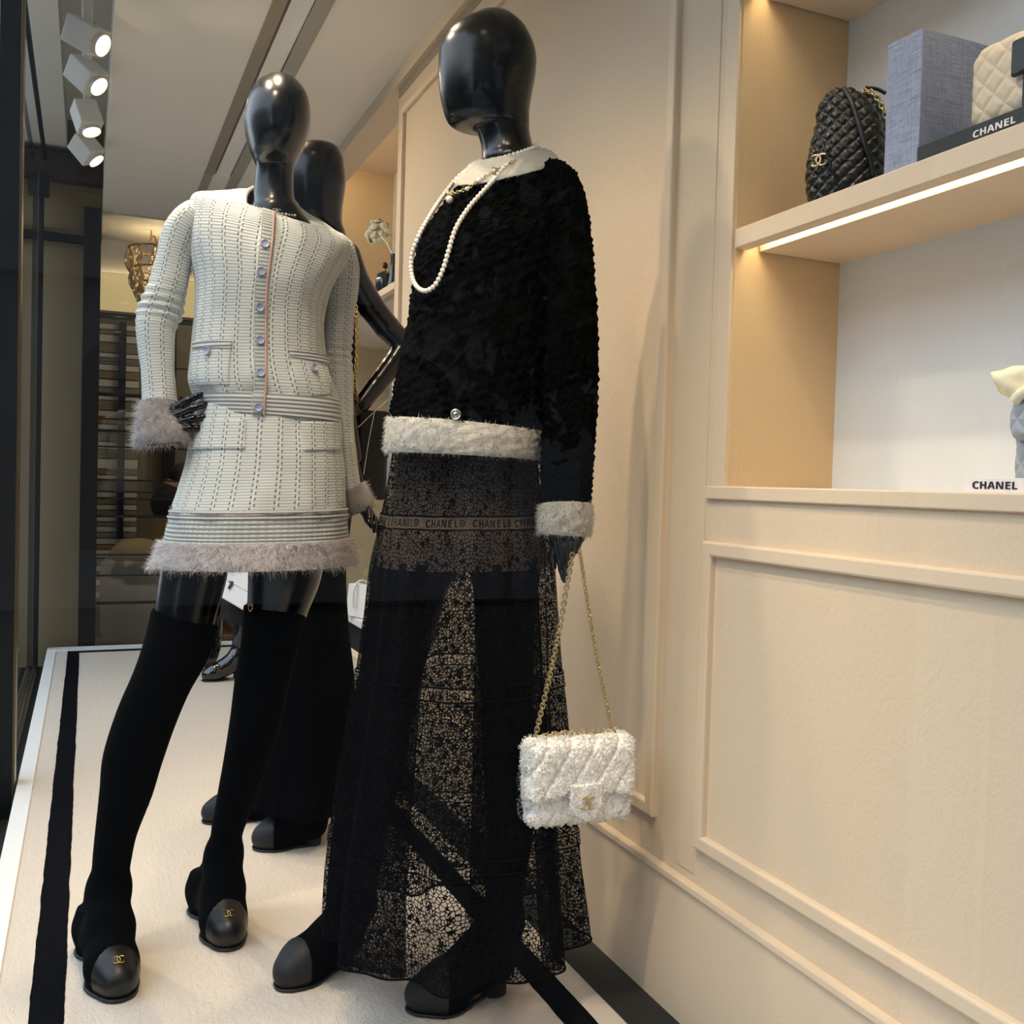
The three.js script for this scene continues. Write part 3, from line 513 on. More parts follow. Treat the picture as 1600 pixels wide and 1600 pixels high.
function capGeo(b, back, curve = 0, eps = 0.0016) { // toe cap: the boot's tip, a hair thicker
  const lo = b.toe.clone().addScalar(-0.11), hi = b.toe.clone().addScalar(0.11); lo.y = -0.012;
  return net((x, y, z) => { const a = (x - b.toe.x) * b.fwd.x + (z - b.toe.z) * b.fwd.z, s = (x - b.toe.x) * b.sideV.x + (z - b.toe.z) * b.sideV.z; return Math.max(b.raw(x, y, z) - eps, -a - back + curve * s * s, -y); }, lo, hi, 0.003);
}
function soleGeo(b, eps = 0.003, h = 0.007) { return net((x, y, z) => Math.max(b.raw(x, Math.max(y, 0.016), z) - eps, y - h, -y), V(b.lo.x, -0.006, b.lo.z), V(b.hi.x, 0.02, b.hi.z), 0.0035); }
function heelGeo(b, h, r) { const g = new THREE.CylinderGeometry(r, r * 0.92, h, 28); g.translate(b.heel.x - b.fwd.x * 0.004, h / 2, b.heel.z - b.fwd.z * 0.004); return g; }
// ---------------------------------------------------------------- mannequin in the pale knitted suit
const S1 = new Stand(0.25, -2.06);
{
  const S = S1, man = thing('mannequin', 'black faceless mannequin in pale knitted cardigan and mini skirt, hand on hip', 'mannequin', [0, 0.0016, 0]);
  // head and neck
  const H = (y, l, r, d, w = 1, off = 0) => ring(S, l, y, r, y + (r - l) * 0.02, d, { off, e: 2.05, w });
  const head = new Loft([H(121.6, 432.5, 434.5, 0.002), H(122.6, 421, 446, 0.02), H(126, 409, 457, 0.042), H(134, 399, 467, 0.06), H(149, 389, 477.5, 0.08), H(168, 383.5, 483.5, 0.095), H(188, 381.5, 485, 0.10), H(208, 383, 483, 0.10, 0.98), H(225, 387, 478, 0.098, 0.92), H(240, 392, 471, 0.088, 0.86), H(249, 396, 466, 0.077, 0.82), H(254, 398, 463, 0.069, 0.86), H(257.5, 399.5, 461, 0.060, 0.98), H(261, 400, 460, 0.050, 1.14), H(266, 399.5, 459, 0.043, 1.3), H(280, 398, 458, 0.04, 1.3), H(300, 396.5, 458.5, 0.042, 1.3), H(316, 395, 461, 0.047, 1.25), H(326, 390, 467, 0.053, 1.2), H(337, 384, 475, 0.056, 1.15), H(355, 376, 488, 0.06, 1.1), H(400, 360, 500, 0.07, 1.0)]);
  const torsoB = new Loft([ring(S, 310, 335, 525, 380, 0.07), ring(S, 305, 400, 530, 420, 0.09), ring(S, 312, 470, 500, 480, 0.10), ring(S, 312, 600, 515, 610, 0.10), ring(S, 296, 740, 526, 745, 0.11), ring(S, 285, 800, 520, 800, 0.10)]);
  const thigh = (l) => new Loft(limb(S, l));
  const thR = thigh([[318, 800, 54, 0], [304, 890, 53, 0.0], [291, 955, 49, 0.01], [283, 1010, 44, 0.015]]), thL = thigh([[450, 800, 60, -0.02], [446, 890, 58, -0.03], [433, 955, 47, -0.03], [424, 1010, 40, -0.03]]);
  // hand on the hip
  const hd = (a, b) => b.clone().sub(a).normalize();
  const w1 = S.p(246, 668, 0.045), d1 = hd(w1, S.p(284, 652, 0.075)), h1 = handSegs(w1, d1, S.n.clone().addScaledVector(UP, 0.35), UP.clone(), 0.78, [0.22, 0.26, 0.30, 0.34], 0.4, 0.14, 0.62);
  h1.segs.push(cone(S.p(248, 600, 0.01), w1, 0.024, 0.019)); h1.pts.push([S.p(248, 600, 0.01), 0.03]);
  const w2 = S.p(557, 772, -0.06), d2 = hd(w2, S.p(581, 800, -0.05)), h2 = handSegs(w2, d2, S.r.clone().addScaledVector(UP, 0.6), S.n.clone().multiplyScalar(-1), 0.72, [0.15, 0.2, 0.25, 0.3], 0.6, 0.28, 0.55);
  const body = merge([head.geo({ cols: 96, rows: 190 }), torsoB.geo({ cols: 48, rows: 40 }), thR.geo({ cols: 48, rows: 30, close0: 1, close1: 1 }), thL.geo({ cols: 48, rows: 30, close0: 1, close1: 1 }), netOf(h1.segs, h1.pts, 0.006, 0.003), netOf(h2.segs, h2.pts, 0.006, 0.003)]);
  part('body', body, M.body, man);

  // cardigan
  const torso = new Loft([ring(S, 384, 316, 469, 340, 0.066, { e: 2, drop: 0.060 }), ring(S, 366, 308, 486, 347, 0.076, { drop: 0.054 }), ring(S, 340, 302, 512, 356, 0.085, { drop: 0.042 }), ring(S, 312, 301, 534, 367, 0.095, { e: 2.2, drop: 0.024 }), ring(S, 298, 311, 546, 383, 0.103, { e: 2.2, drop: 0.018 }), ring(S, 294, 345, 545, 410, 0.112, { e: 2.3 }), ring(S, 296, 390, 530, 434, 0.125, { e: 2.3 }), ring(S, 303, 437, 515, 460, 0.132), ring(S, 303, 478, 507, 492, 0.128), ring(S, 300, 520, 506, 530, 0.124), ring(S, 295, 566, 511, 572, 0.126), ring(S, 292, 597, 522, 604, 0.130), ring(S, 299, 614, 526, 624, 0.128), ring(S, 304, 621, 528, 632, 0.124)]);
  const fold = (th, t, q) => 0.0022 * N3(q.x * 14, q.y * 9, q.z * 14) + 0.004 * sst(0.75, 1, t) * Math.sin(th * 9) * (1 - sst(0.95, 1, t));
  const card = part('cardigan', torso.geo({ cols: 160, rows: 150, disp: fold, circ: 0.9425 }), M.knit, man, 'pale knitted cardigan with pastel buttons');
  const band = new Loft([ring(S, 303, 617, 528, 628, 0.127), ring(S, 304, 624, 529, 635, 0.129), ring(S, 309, 637, 530, 650, 0.128), ring(S, 312, 646, 531, 664, 0.127)]);
  part('hem_band', band.geo({ cols: 140, rows: 20, off: 0.0022, close0: 0.03, close1: 0.04 }), M.rib, card, 'horizontally ribbed hem band');
  // sleeves
  const sl1 = new Loft(limb(S, [[322, 330, 18, 0, 1.6], [308, 338, 28, 0, 1.45], [291, 358, 33, 0, 1.25], [281, 380, 31, 0, 1.12], [272, 410, 29.5], [263, 448, 31], [251, 484, 35.5, -0.005], [244, 508, 33, 0], [243, 530, 30, 0.005], [245, 562, 28, 0.01], [248, 600, 27, 0.02], [250, 635, 28, 0.03], [252, 650, 29, 0.035]]));
  const crease = (th, t, q) => 0.0028 * Math.exp(-(((t - 0.5) / 0.07) ** 2)) * Math.sin(q.y * 380 + th) + 0.0015 * N3(q.x * 20, q.y * 14, q.z * 20);
  part('sleeve', sl1.geo({ cols: 72, rows: 120, disp: crease, circ: 0.26 }), M.knit, card);
  const sl2 = new Loft(limb(S, [[514, 378, 16, -0.01, 1.6], [524, 390, 26, -0.015, 1.4], [531, 412, 29, -0.02, 1.2], [533, 440, 28, -0.03], [529, 500, 24, -0.04], [527, 548, 23.5, -0.045], [529, 590, 22.5, -0.045], [531, 640, 21.5, -0.045], [536, 695, 19.5, -0.045], [543, 740, 18, -0.05], [548, 768, 18, -0.055]]));
  part('sleeve', sl2.geo({ cols: 64, rows: 120, disp: crease, circ: 0.26 }), M.knit, card);
  fluffy('cuff', new Loft(limb(S, [[250, 632, 28, 0.03], [250, 648, 31, 0.035], [253, 664, 37, 0.04, 0.9], [256, 682, 42, 0.045, 0.85], [257, 694, 40, 0.045, 0.8]])), M.pinkTweed, M.strandPink, card, { n: 3400, len: 0.013, seed: 11, label: 'fluffy pale pink cuff' });
  fluffy('cuff', new Loft(limb(S, [[549, 764, 18, -0.055], [554, 774, 20, -0.055], [560, 787, 21, -0.055], [565, 799, 19, -0.055]])), M.pinkTweed, M.strandPink, card, { n: 1500, len: 0.011, seed: 12 });
  // placket, neckband, pockets, buttons
  const t1 = findOn(torso, 414, 352), t2 = findOn(torso, 405, 628), cx = (py) => lerp(418, 406, sst(340, 480, py));
  part('placket', torso.patch({ th0: 0, th1: 1, t0: 0.02, t1: 1, off: 0.0045, thick: 0.004, cols: 4, rows: 60, shape: (fi, fj) => { const t = lerp(0.03, 1, fj), py = toPx(torso.at(0, t))[1]; const th = findTh(torso, t, cx(py) - 8.5 + fi * 18); return [th, t]; } }), M.placket, card, 'knitted button band');
  part('placket', band.patch({ th0: 0, th1: 1, t0: 0, t1: 1, off: 0.0062, thick: 0.004, cols: 4, rows: 10, shape: (fi, fj) => [findTh(band, fj, 396 + fi * 17 - fj * 1.5), fj] }), M.placket, card, 'knitted button band');
  for (const dx of [9.5, -8.5]) { const ed = []; for (let k = 0; k <= 40; k++) { const t = lerp(0.03, 1, k / 40), py = toPx(torso.at(0, t))[1], th = findTh(torso, t, cx(py) + dx); ed.push(torso.at(th, t).addScaledVector(torso.normal(th, t), 0.004)); } for (let k = 1; k <= 8; k++) { const th = findTh(band, k / 8, 404.5 + dx - 1.5 * k / 8); ed.push(band.at(th, k / 8).addScaledVector(band.normal(th, k / 8), 0.0058)); } part('piping', tube(ed, dx > 0 ? 0.0022 : 0.0012, 120, 6), dx > 0 ? M.pipePink : M.edgePink, card, 'pink piped edge'); }
  const nb = []; for (let i = 0; i < 64; i++) nb.push(torso.at(i / 64 * 2 * PI, 0.012)); part('neckband', tube(nb, 0.0055, 128, 8, true), M.edgePink, card);
  for (const [x, y] of [[419, 352], [414, 384], [408.5, 426], [406.5, 481], [406.5, 533], [407.5, 584]]) addButton(torso, x, y, card, 0.0055);
  addButton(band, 404.5, 637, card, 0.0075);
  const pocket = (L, c, mat, off, par) => { const q = c.map(([x, y]) => findOn(L, x, y)); return part('pocket', L.patch({ th0: 0, th1: 1, t0: 0, t1: 1, off, thick: 0.0035, cols: 12, rows: 14, circ: 0.9425, shape: (fi, fj) => { const a = lerp(q[0][0], q[1][0], fi), b = lerp(q[3][0], q[2][0], fi), t0 = lerp(q[0][1], q[1][1], fi), t1 = lerp(q[3][1], q[2][1], fi); return [lerp(a, b, fj), lerp(t0, t1, fj)]; } }), mat, par); };
  pocket(torso, [[304, 540], [362, 539], [359, 603], [306, 603]], M.knit, 0.0035, card); pocket(torso, [[304, 536], [363, 535], [362, 546], [304, 547]], M.rib, 0.005, card);
  pocket(torso, [[452, 553], [508, 566], [514, 618], [455, 620]], M.knit, 0.0045, card); pocket(torso, [[451, 549], [508, 562], [509, 573], [452, 559]], M.rib, 0.006, card);
  addButton(torso, 327, 550, card, 0.0065, 0.008); addButton(torso, 486, 577, card, 0.0085, 0.008);

  // mini skirt with fluffy hem
  const sk = new Loft([ring(S, 306, 628, 529, 640, 0.122), ring(S, 302, 655, 530, 660, 0.127), ring(S, 296, 690, 532, 692, 0.132), ring(S, 288, 730, 536, 728, 0.138), ring(S, 276, 768, 539, 764, 0.144), ring(S, 264, 808, 541, 804, 0.15), ring(S, 256, 848, 543, 843, 0.155)]);
  const skirt = part('skirt', sk.geo({ cols: 140, rows: 80, t1: 0.79, disp: fold, circ: 0.9425 }), M.knit, man, 'matching pale knitted mini skirt');
  part('woven_band', sk.geo({ cols: 140, rows: 30, t0: 0.785, t1: 1, off: 0.0012, disp: (th, t, q) => 0.0022 * N3(q.x * 14, q.y * 9, q.z * 14), circ: 0.81 }), M.waffle, skirt);
  for (const t of [0.80, 0.835]) { const pl = []; for (let i = 0; i < 80; i++) { const th = i / 80 * 2 * PI; pl.push(sk.at(th, t).addScaledVector(sk.normal(th, t), 0.0025)); } part('ridge', tube(pl, 0.0017, 160, 6, true), M.edgePink, skirt); }
  pocket(sk, [[304, 656], [384, 657], [383, 703], [299, 704]], M.knit, 0.0035, skirt); pocket(sk, [[470, 660], [529, 662], [530, 705], [473, 706]], M.knit, 0.0035, skirt);
  fluffy('hem_trim', new Loft([ring(S, 256, 847, 543, 842, 0.157), ring(S, 251, 856, 546, 851, 0.159), ring(S, 243, 873, 550, 866, 0.163), ring(S, 237, 886, 553, 880, 0.164)]), M.pinkTweed, M.strandPink, skirt, { n: 8500, len: 0.0135, seed: 14, down: 0.55, cols: 220, rows: 26, label: 'fluffy pale pink hem' });

  // over-knee boots
  const q = (x, y, h, o) => [S.p(x, y, o), S.m(h, o)];
  const b1 = bootMesh({ shaft: [q(291, 962, 50, 0.01), q(277, 1012, 48, 0.03), q(253, 1066, 43, 0.03), q(229, 1122, 43, 0.01), q(208, 1185, 42, -0.02), q(198, 1235, 37.5, -0.04), q(182, 1300, 29.5, -0.065), q(175, 1345, 27, -0.08)], ankle: S.p(170, 1390, -0.095), rA: S.m(26), heel: V(0.030, 0.052, -2.185), rH: 0.04, ball: V(0.058, 0.036, -2.03), rB: 0.042, toe: V(0.068, 0.028, -1.985), rT: 0.034, heelBlock: { r: 0.038, h: 0.09, wedge: true }, top: topPlane(S, 242, 952, 339, 976) });
  const boot1 = part('boot', b1.geo(), M.suede, man, 'black suede over-knee boot with leather toe cap');
  part('toe_cap', capGeo(b1, 0.028, 6), M.leather, boot1, 'shiny black leather toe cap'); part('sole', soleGeo(b1), M.leather, boot1);
  const b2 = bootMesh({ shaft: [q(431, 950, 48, -0.03), q(421, 1010, 43, -0.02), q(410, 1065, 41, -0.03), q(400, 1125, 38.5, -0.06), q(386, 1185, 34, -0.10), q(370, 1245, 29, -0.14), q(356, 1295, 24, -0.17)], ankle: S.p(350, 1335, -0.19), rA: S.m(24), heel: V(0.262, 0.05, -2.305), rH: 0.038, ball: V(0.285, 0.036, -2.165), rB: 0.041, toe: V(0.289, 0.028, -2.12), rT: 0.034, heelBlock: { r: 0.036, h: 0.09, wedge: true }, top: topPlane(S, 386, 950, 478, 956) });
  const boot2 = part('boot', b2.geo(), M.suede, man, 'black suede over-knee boot with side zip');
  part('toe_cap', capGeo(b2, 0.028, 6), M.leather, boot2, 'shiny black leather toe cap'); part('sole', soleGeo(b2), M.leather, boot2);
  const zp = [[391, 958, 0.005], [388, 1010, 0.01], [382, 1060, 0], [371, 1120, -0.03], [362, 1180, -0.065], [350, 1240, -0.11]].map(([x, y, o]) => S.p(x, y, o + 0.0));
  part('zip', tube(zp, 0.0022, 60, 6), std({ color: hex('#2a2c30'), roughness: 0.35, metalness: 0.6 }), boot2);
  part('zip_pull', new THREE.TorusGeometry(0.006, 0.0018, 8, 20).scale(0.7, 1.25, 1).translate(...S.p(391.5, 950, 0.02).toArray()), M.gold, boot2, 'small gold zip pull');
  for (const [b, par] of [[b1, boot1], [b2, boot2]]) { const e = part('emblem', emblemGeo(0.0072, 0.0011).rotateX(-PI / 2 + 0.5), M.gold, par); e.position.copy(b.toe).addScaledVector(b.fwd, 0.004); let y = 0.13; while (y > 0.02 && b.raw(e.position.x, y, e.position.z) > 0.0026) y -= 0.0005; e.position.y = y; }
}
function findTh(L, t, px) { let a = -1.5, b = 1.5; for (let i = 0; i < 30; i++) { const m = (a + b) / 2; if (toPx(L.at(m, t))[0] < px) a = m; else b = m; } return (a + b) / 2; }
function topPlane(S, x1, y1, x2, y2) { // cut above the line through two pixels
  const a = S.p(x1, y1), b = S.p(x2, y2), d = b.clone().sub(a).normalize(), n = UP.clone().addScaledVector(d, -d.y).normalize(); return (x, y, z) => (x - a.x) * n.x + (y - a.y) * n.y + (z - a.z) * n.z;
}
// ---------------------------------------------------------------- mannequin in the black cable sweater and lace skirt
const S2 = new Stand(0.643, -1.76);
{
  const S = S2, man = thing('mannequin', 'tall black faceless mannequin in black cable sweater and long lace skirt, face in profile', 'mannequin', [0, 0.0016, 0]);
  const H = (y, l, r, d, o = {}) => ring(S, l, y, r, y, d, { e: 2.05, ...o });
  const head = new Loft([H(20.6, 771, 775, 0.002), H(21.6, 757, 787, 0.018), H(24.5, 744, 796, 0.03), H(32, 731, 806, 0.043), H(44, 709, 819, 0.056), H(59, 694, 828, 0.066), H(76, 686.5, 835, 0.072), H(96, 685, 838, 0.074), H(122, 685, 836, 0.074), H(149, 687.5, 831, 0.072), H(172, 692, 827.5, 0.067), H(187, 697, 827, 0.063), H(195, 703, 827, 0.059), H(199.5, 713, 827, 0.055), H(201.5, 730, 827, 0.05), H(204, 741, 827, 0.05), H(211, 746, 828, 0.05), H(225, 751, 831, 0.05), H(241, 753, 836, 0.053), H(256, 753, 842, 0.06), H(275, 756, 846, 0.055), H(300, 752, 850, 0.05)]);
  const nk = new Loft([ring(S, 752, 296, 850, 290, 0.05), ring(S, 735, 345, 862, 325, 0.06), ring(S, 690, 400, 872, 380, 0.08), ring(S, 672, 480, 860, 470, 0.09), ring(S, 652, 600, 838, 600, 0.085), ring(S, 650, 720, 828, 720, 0.08), ring(S, 668, 790, 812, 790, 0.07)]);
  const w = S.p(888, 812, 0.115), h = handSegs(w, V(0.02, -1, 0.01), S.n.clone(), S.r.clone().multiplyScalar(-1), 0.86, [0.04, 0.20, 0.42, 0.5], 0.15, 0.15, 0.5);
  h.segs.push(cone(S.p(884, 770, 0.11), w, 0.022, 0.017)); h.pts.push([S.p(884, 770, 0.11), 0.03]);
  const q = (x, y, r, o) => [S.p(x, y, o), S.m(r, o)];
  const legA = [q(700, 770, 50, -0.02), q(660, 880, 50, -0.0), q(636, 985, 44, -0.02)], legB = [q(780, 770, 50, -0.02), q(790, 880, 54, 0.02), q(788, 985, 45, 0.03)];
  part('body', merge([head.geo({ cols: 96, rows: 200 }), nk.geo({ cols: 48, rows: 40, close1: 1 }), netOf(h.segs, h.pts, 0.003, 0.0022), netOf([...chain(legA), ...chain(legB)], [...legA, ...legB], 0.02, 0.01)]), M.body, man);

  // sweater
  const cable = (k, n, amp) => (th, t, p) => { const c = n * th + 0.8 * Math.sin(t * k + Math.floor(n * th / PI) * 2.1); return amp * (Math.abs(Math.sin(c)) - 0.4) + amp * 0.4 * Math.sin(t * k * 3.4 + Math.floor(c / PI) * 2.4) * Math.abs(Math.sin(c)) + 0.0014 * N3(p.x * 70, p.y * 50, p.z * 70) + 0.0022 * N3(p.x * 170, p.y * 110, p.z * 170); };
  const tor2 = new Loft([ring(S, 744, 268, 842, 246, 0.058, { drop: 0.02 }), ring(S, 722, 288, 858, 248, 0.072, { drop: 0.034 }), ring(S, 701, 312, 876, 258, 0.085, { drop: 0.034 }), ring(S, 676, 345, 892, 280, 0.10, { drop: 0.028 }), ring(S, 655, 376, 898, 315, 0.115, { drop: 0.02 }), ring(S, 650, 410, 896, 360, 0.128, { drop: 0.012 }), ring(S, 646, 455, 888, 420, 0.13), ring(S, 639, 505, 880, 490, 0.13), ring(S, 628, 560, 872, 558, 0.135), ring(S, 617, 612, 862, 620, 0.14), ring(S, 611, 650, 855, 668, 0.145), ring(S, 609, 664, 853, 688, 0.143)]);
  const sw = part('sweater', tor2.geo({ cols: 280, rows: 230, disp: cable(60, 15, 0.0044) }), M.blackKnit, man, 'chunky black cable-knit sweater with white fluffy edges');
  fluffy('collar', new Loft([ring(S, 748, 262, 841, 243, 0.055, { drop: 0.016 }), ring(S, 738, 270, 848, 245, 0.062, { drop: 0.024 }), ring(S, 723, 286, 860, 250, 0.073, { drop: 0.034 }), ring(S, 718, 293, 862, 255, 0.076, { drop: 0.037 })]), M.furWhite, M.strand, sw, { n: 2400, len: 0.0065, thick: 0.0125, seed: 41, down: 0, label: 'cream fluffy collar', rows: 16 });
  fluffy('hem_trim', new Loft([ring(S, 610, 656, 853, 680, 0.145), ring(S, 608, 670, 853, 694, 0.15), ring(S, 607, 694, 853, 712, 0.15), ring(S, 608, 708, 852, 721, 0.146)]), M.furWhite, M.strand, sw, { n: 8500, len: 0.0085, seed: 42, down: 0.25, cols: 220, rows: 30, label: 'white fluffy hem' });
  const arm = new Loft(limb(S, [[862, 276, 20, 0.03, 1.6], [875, 296, 30, 0.05, 1.5], [884, 335, 33, 0.065, 1.3], [889, 385, 34, 0.08, 1.15], [891, 440, 37, 0.09], [892, 510, 40, 0.1], [892, 580, 41, 0.1], [890, 645, 41, 0.1], [887, 705, 40, 0.105], [885, 755, 38.5, 0.11], [883, 795, 38, 0.11]]));
  part('sleeve', arm.geo({ cols: 150, rows: 260, disp: cable(84, 7, 0.0036) }), M.blackKnit, sw);
  fluffy('cuff', new Loft(limb(S, [[884, 790, 37.5, 0.11], [884, 802, 38.5, 0.112], [883, 822, 38.5, 0.113], [882, 836, 36.5, 0.113]])), M.furWhite, M.strand, sw, { n: 3300, len: 0.0075, seed: 43, down: 0.35, cols: 100, label: 'white fluffy cuff' });
  const bt = findOn(tor2, 713, 650), bn = tor2.normal(bt[0], bt[1]), bp = tor2.at(bt[0], bt[1]).addScaledVector(bn, 0.009);
  onNormal(part('button', merge([buttonGeo(0.0095), new THREE.SphereGeometry(0.005, 16, 8, 0, 7, 0, 1.3).scale(1, 0.5, 1).translate(0, 0.001, 0)]), M.silver, sw, 'round silver button'), bp, bn);

  // lace skirt with lettered ribbons
  const SK = [[690, 616, 848, 0.125], [760, 606, 853, 0.135], [830, 592, 862, 0.145], [885, 580, 868, 0.152], [960, 572, 873, 0.162], [1040, 562, 878, 0.172], [1100, 552, 884, 0.18], [1180, 540, 890, 0.19], [1260, 528, 896, 0.20], [1340, 518, 901, 0.21], [1390, 514, 906, 0.218], [1430, 512, 910, 0.225], [1457, 512, 912, 0.228]];
  const skl = new Loft(SK.map(([y, l, r, d]) => ring(S, l + 4, y, r - 4, y, d, { off: -0.02, e: 2.1 })));
  const folds = (th, t) => { const k = sst(0, 1, t), a = lerp(0.004, 0.034, k); return a * (0.62 * Math.sin(8 * th + 0.9 + 1.2 * t) + 0.38 * Math.sin(13 * th + 2.2) * (0.5 + 0.5 * k)) + 0.004 * Math.sin(19 * th) * (1 - k) - 0.012 * k; };
  const tY = (y) => { let a = 0, b = 1; for (let i = 0; i < 30; i++) { const m = (a + b) / 2; if (skl.at(0, m).y > y) a = m; else b = m; } return (a + b) / 2; };
  const bands = [[823, 0.028], [1098, 0.028], [1372, 0.026]].map(([py, hgt]) => { const y = S.p(750, py, 0.2).y; return [tY(y + hgt / 2), tY(y - hgt / 2)]; }), cuts = [0, ...bands.flat(), 1], tiers = [];
  for (let i = 0; i < cuts.length; i += 2) tiers.push(skl.geo({ cols: 420, rows: Math.max(8, Math.round(90 * (cuts[i + 1] - cuts[i]))), t0: cuts[i], t1: cuts[i + 1], disp: folds, circ: 1.47 }));
  const lace = part('skirt', merge(tiers), M.lace, man, 'long tiered skirt of sheer black lace');
  part('lining', new Loft(SK.slice(0, 4).map(([y, l, r, d]) => ring(S, l + 12, y, r - 12, y, d * 0.92, { off: -0.02, e: 2.1 }))).geo({ cols: 120, rows: 20, disp: (th, t) => 0.6 * folds(th, t * 0.25) }), M.lining, lace, 'short brown-grey lining behind the lace');
  for (const [a, b] of bands) {
    const g = skl.geo({ cols: 420, rows: 3, t0: a, t1: b, off: 0.0025, disp: folds, circ: 1.56 }), uv = g.attributes.uv;
    for (let i = 0; i < uv.count; i++) uv.setY(i, -Math.floor(i / 421) / 3 * 0.035); part('ribbon', g, M.band, lace, 'ribbon band with block lettering');
  }
  for (const [a, b] of [[-1.75, -0.42], [0.10, 0.42], [0.72, 1.02]]) part('pleat', skl.geo({ cols: 120, rows: 90, t0: 0.235, th0: a, th1: b, off: -0.012, disp: (th, t) => folds(th, t) + 0.006 * Math.sin(23 * th), circ: 1.9 }), M.laceDense, lace, 'gathered pleat of denser black lace');
  const hemP = []; for (let i = 0; i < 240; i++) { const th = i / 240 * 2 * PI, p = skl.at(th, 1); p.addScaledVector(skl.normal(th, 1), folds(th, 1)); hemP.push(p); }
  part('hem_cord', tube(hemP, 0.0022, 700, 6, true), M.blackCloth, lace);
  // boots under the skirt
  const b1 = bootMesh({ shaft: [q(640, 960, 45, -0.02), q(612, 1090, 39, -0.04), q(596, 1180, 38, -0.07), q(578, 1290, 30, -0.11), q(566, 1370, 25, -0.13)], ankle: S.p(556, 1415, -0.135), rA: S.m(27), heel: V(0.495, 0.06, -1.962), rH: 0.038, ball: V(0.405, 0.036, -1.92), rB: 0.036, toe: V(0.376, 0.026, -1.907), rT: 0.027, heelBlock: null });
  const bo1 = part('boot', b1.geo(), M.suede, man); part('toe_cap', capGeo(b1, 0.03, 3), M.leather2 = std({ color: hex('#0a0b0d'), roughness: 0.6 }), bo1, 'smooth black toe cap'); part('sole', soleGeo(b1, 0.002, 0.006), M.leather, bo1); part('heel', heelGeo(b1, 0.06, 0.026), M.heel, bo1);
  const b2 = bootMesh({ shaft: [q(789, 960, 46, 0.03), q(792, 1100, 42, 0.045), q(796, 1190, 42, 0.035), q(797, 1290, 38, 0.01), q(790, 1380, 31, -0.01)], ankle: S.p(784, 1440, -0.02), rA: S.m(29), heel: V(0.742, 0.065, -1.744), rH: 0.04, ball: V(0.635, 0.038, -1.728), rB: 0.039, toe: V(0.592, 0.028, -1.735), rT: 0.029, heelBlock: null });
  const bo2 = part('boot', b2.geo(), M.suede, man); part('toe_cap', capGeo(b2, 0.045, 3), M.leather2, bo2, 'smooth black toe cap'); part('sole', soleGeo(b2, 0.002, 0.006), M.leather, bo2); part('heel', heelGeo(b2, 0.065, 0.027), M.heel, bo2);

  // ------- pearls and chains
  const string = (t, pts, r, gap, closed) => { const c = new THREE.CatmullRomCurve3(pts, !!closed), n = Math.floor(c.getLength() / gap), g = new THREE.SphereGeometry(r, 14, 10); const ps = c.getSpacedPoints(n); if (closed) ps.pop(); for (const p of ps) { const m = part('pearl', g, M.pearl, t); m.position.copy(p); } return t; };
  const onT = (px, py, off) => { const [a, b] = findOn(tor2, px, py); return tor2.at(a, b).addScaledVector(tor2.normal(a, b), off); };
  const lp = [[742, 270, 0.012], [722, 284, 0.013], [700, 313, 0.012], [676, 349, 0.012], [661, 378, 0.012], [653, 405, 0.012], [653, 430, 0.012], [660, 450, 0.012], [672, 457, 0.012], [685, 449, 0.012], [697, 425, 0.012], [705, 398, 0.012], [716, 364, 0.012], [735, 334, 0.012], [757, 308, 0.012], [776, 287, 0.012], [790, 270, 0.014]].map(([x, y, o]) => onT(x, y, o));
  lp.push(S.p(812, 252, 0.062), S.p(834, 245, 0.03));
  string(thing('pearl_necklace', 'long string of white pearls hanging in a loop over the black sweater', 'necklace'), lp, 0.0046, 0.0086);
  const ck = []; for (let i = 0; i < 40; i++) { const a = i / 40 * 2 * PI, L = S.p(751, 254), R = S.p(837, 229), c = L.clone().add(R).multiplyScalar(0.5), u = R.clone().sub(L).multiplyScalar(0.52); ck.push(c.addScaledVector(u, Math.sin(a)).addScaledVector(S.n, 0.06 * Math.cos(a)).add(V(0, -0.022 * Math.cos(a), 0))); }
  string(thing('pearl_choker', 'short pearl choker round the neck of the tall mannequin', 'necklace'), ck, 0.0045, 0.0082, true);
  const ch = thing('chain_necklace', 'fine gold chain necklace with pearls, lying on the cream collar', 'necklace'), cp = [onT(803, 262, 0.016), onT(785, 272, 0.015), onT(770, 280, 0.014), onT(753, 291, 0.013), onT(735, 303, 0.013), onT(718, 310, 0.013), onT(709, 312, 0.013), onT(708, 300, 0.013)];
  const cc = new THREE.CatmullRomCurve3(cp), lk = new THREE.TorusGeometry(0.0026, 0.0008, 6, 12).scale(1.4, 1, 1), fr = cc.getSpacedPoints(38); fr.forEach((p, i) => { if (i > 37) return; const m = part('link', lk, M.paleGold, ch); m.position.copy(p); m.quaternion.setFromUnitVectors(V(1, 0, 0), cc.getTangentAt(i / 38)); m.rotateX(i % 2 ? 0.9 : -0.6); });
  for (const [x, y, r] of [[753, 291, 0.0058], [709, 320, 0.0068], [735, 304, 0.004]]) { const m = part('pearl', new THREE.SphereGeometry(r, 16, 12), M.pearl, ch); m.position.copy(onT(x, y, 0.013)); }
  part('charm', emblemGeo(0.006, 0.0011), M.paleGold, ch).position.copy(S.p(775, 268, 0.085));

  // ------- white terry flap bag hanging from the hand
  const bag = thing('handbag', 'white fluffy terry flap bag with gold clasp hanging from a chain', 'handbag', [0, 0, 0]);
  const yaw = Math.atan2(S.n.x, S.n.z) + 0.30, C = S.p(898, 1214, 0.10); bag.position.copy(C); bag.rotation.y = yaw;
  const W = S.m(178, 0.1) / 2 * 1.0, Hh = S.m(134, 0.1) / 2, D = 0.030;
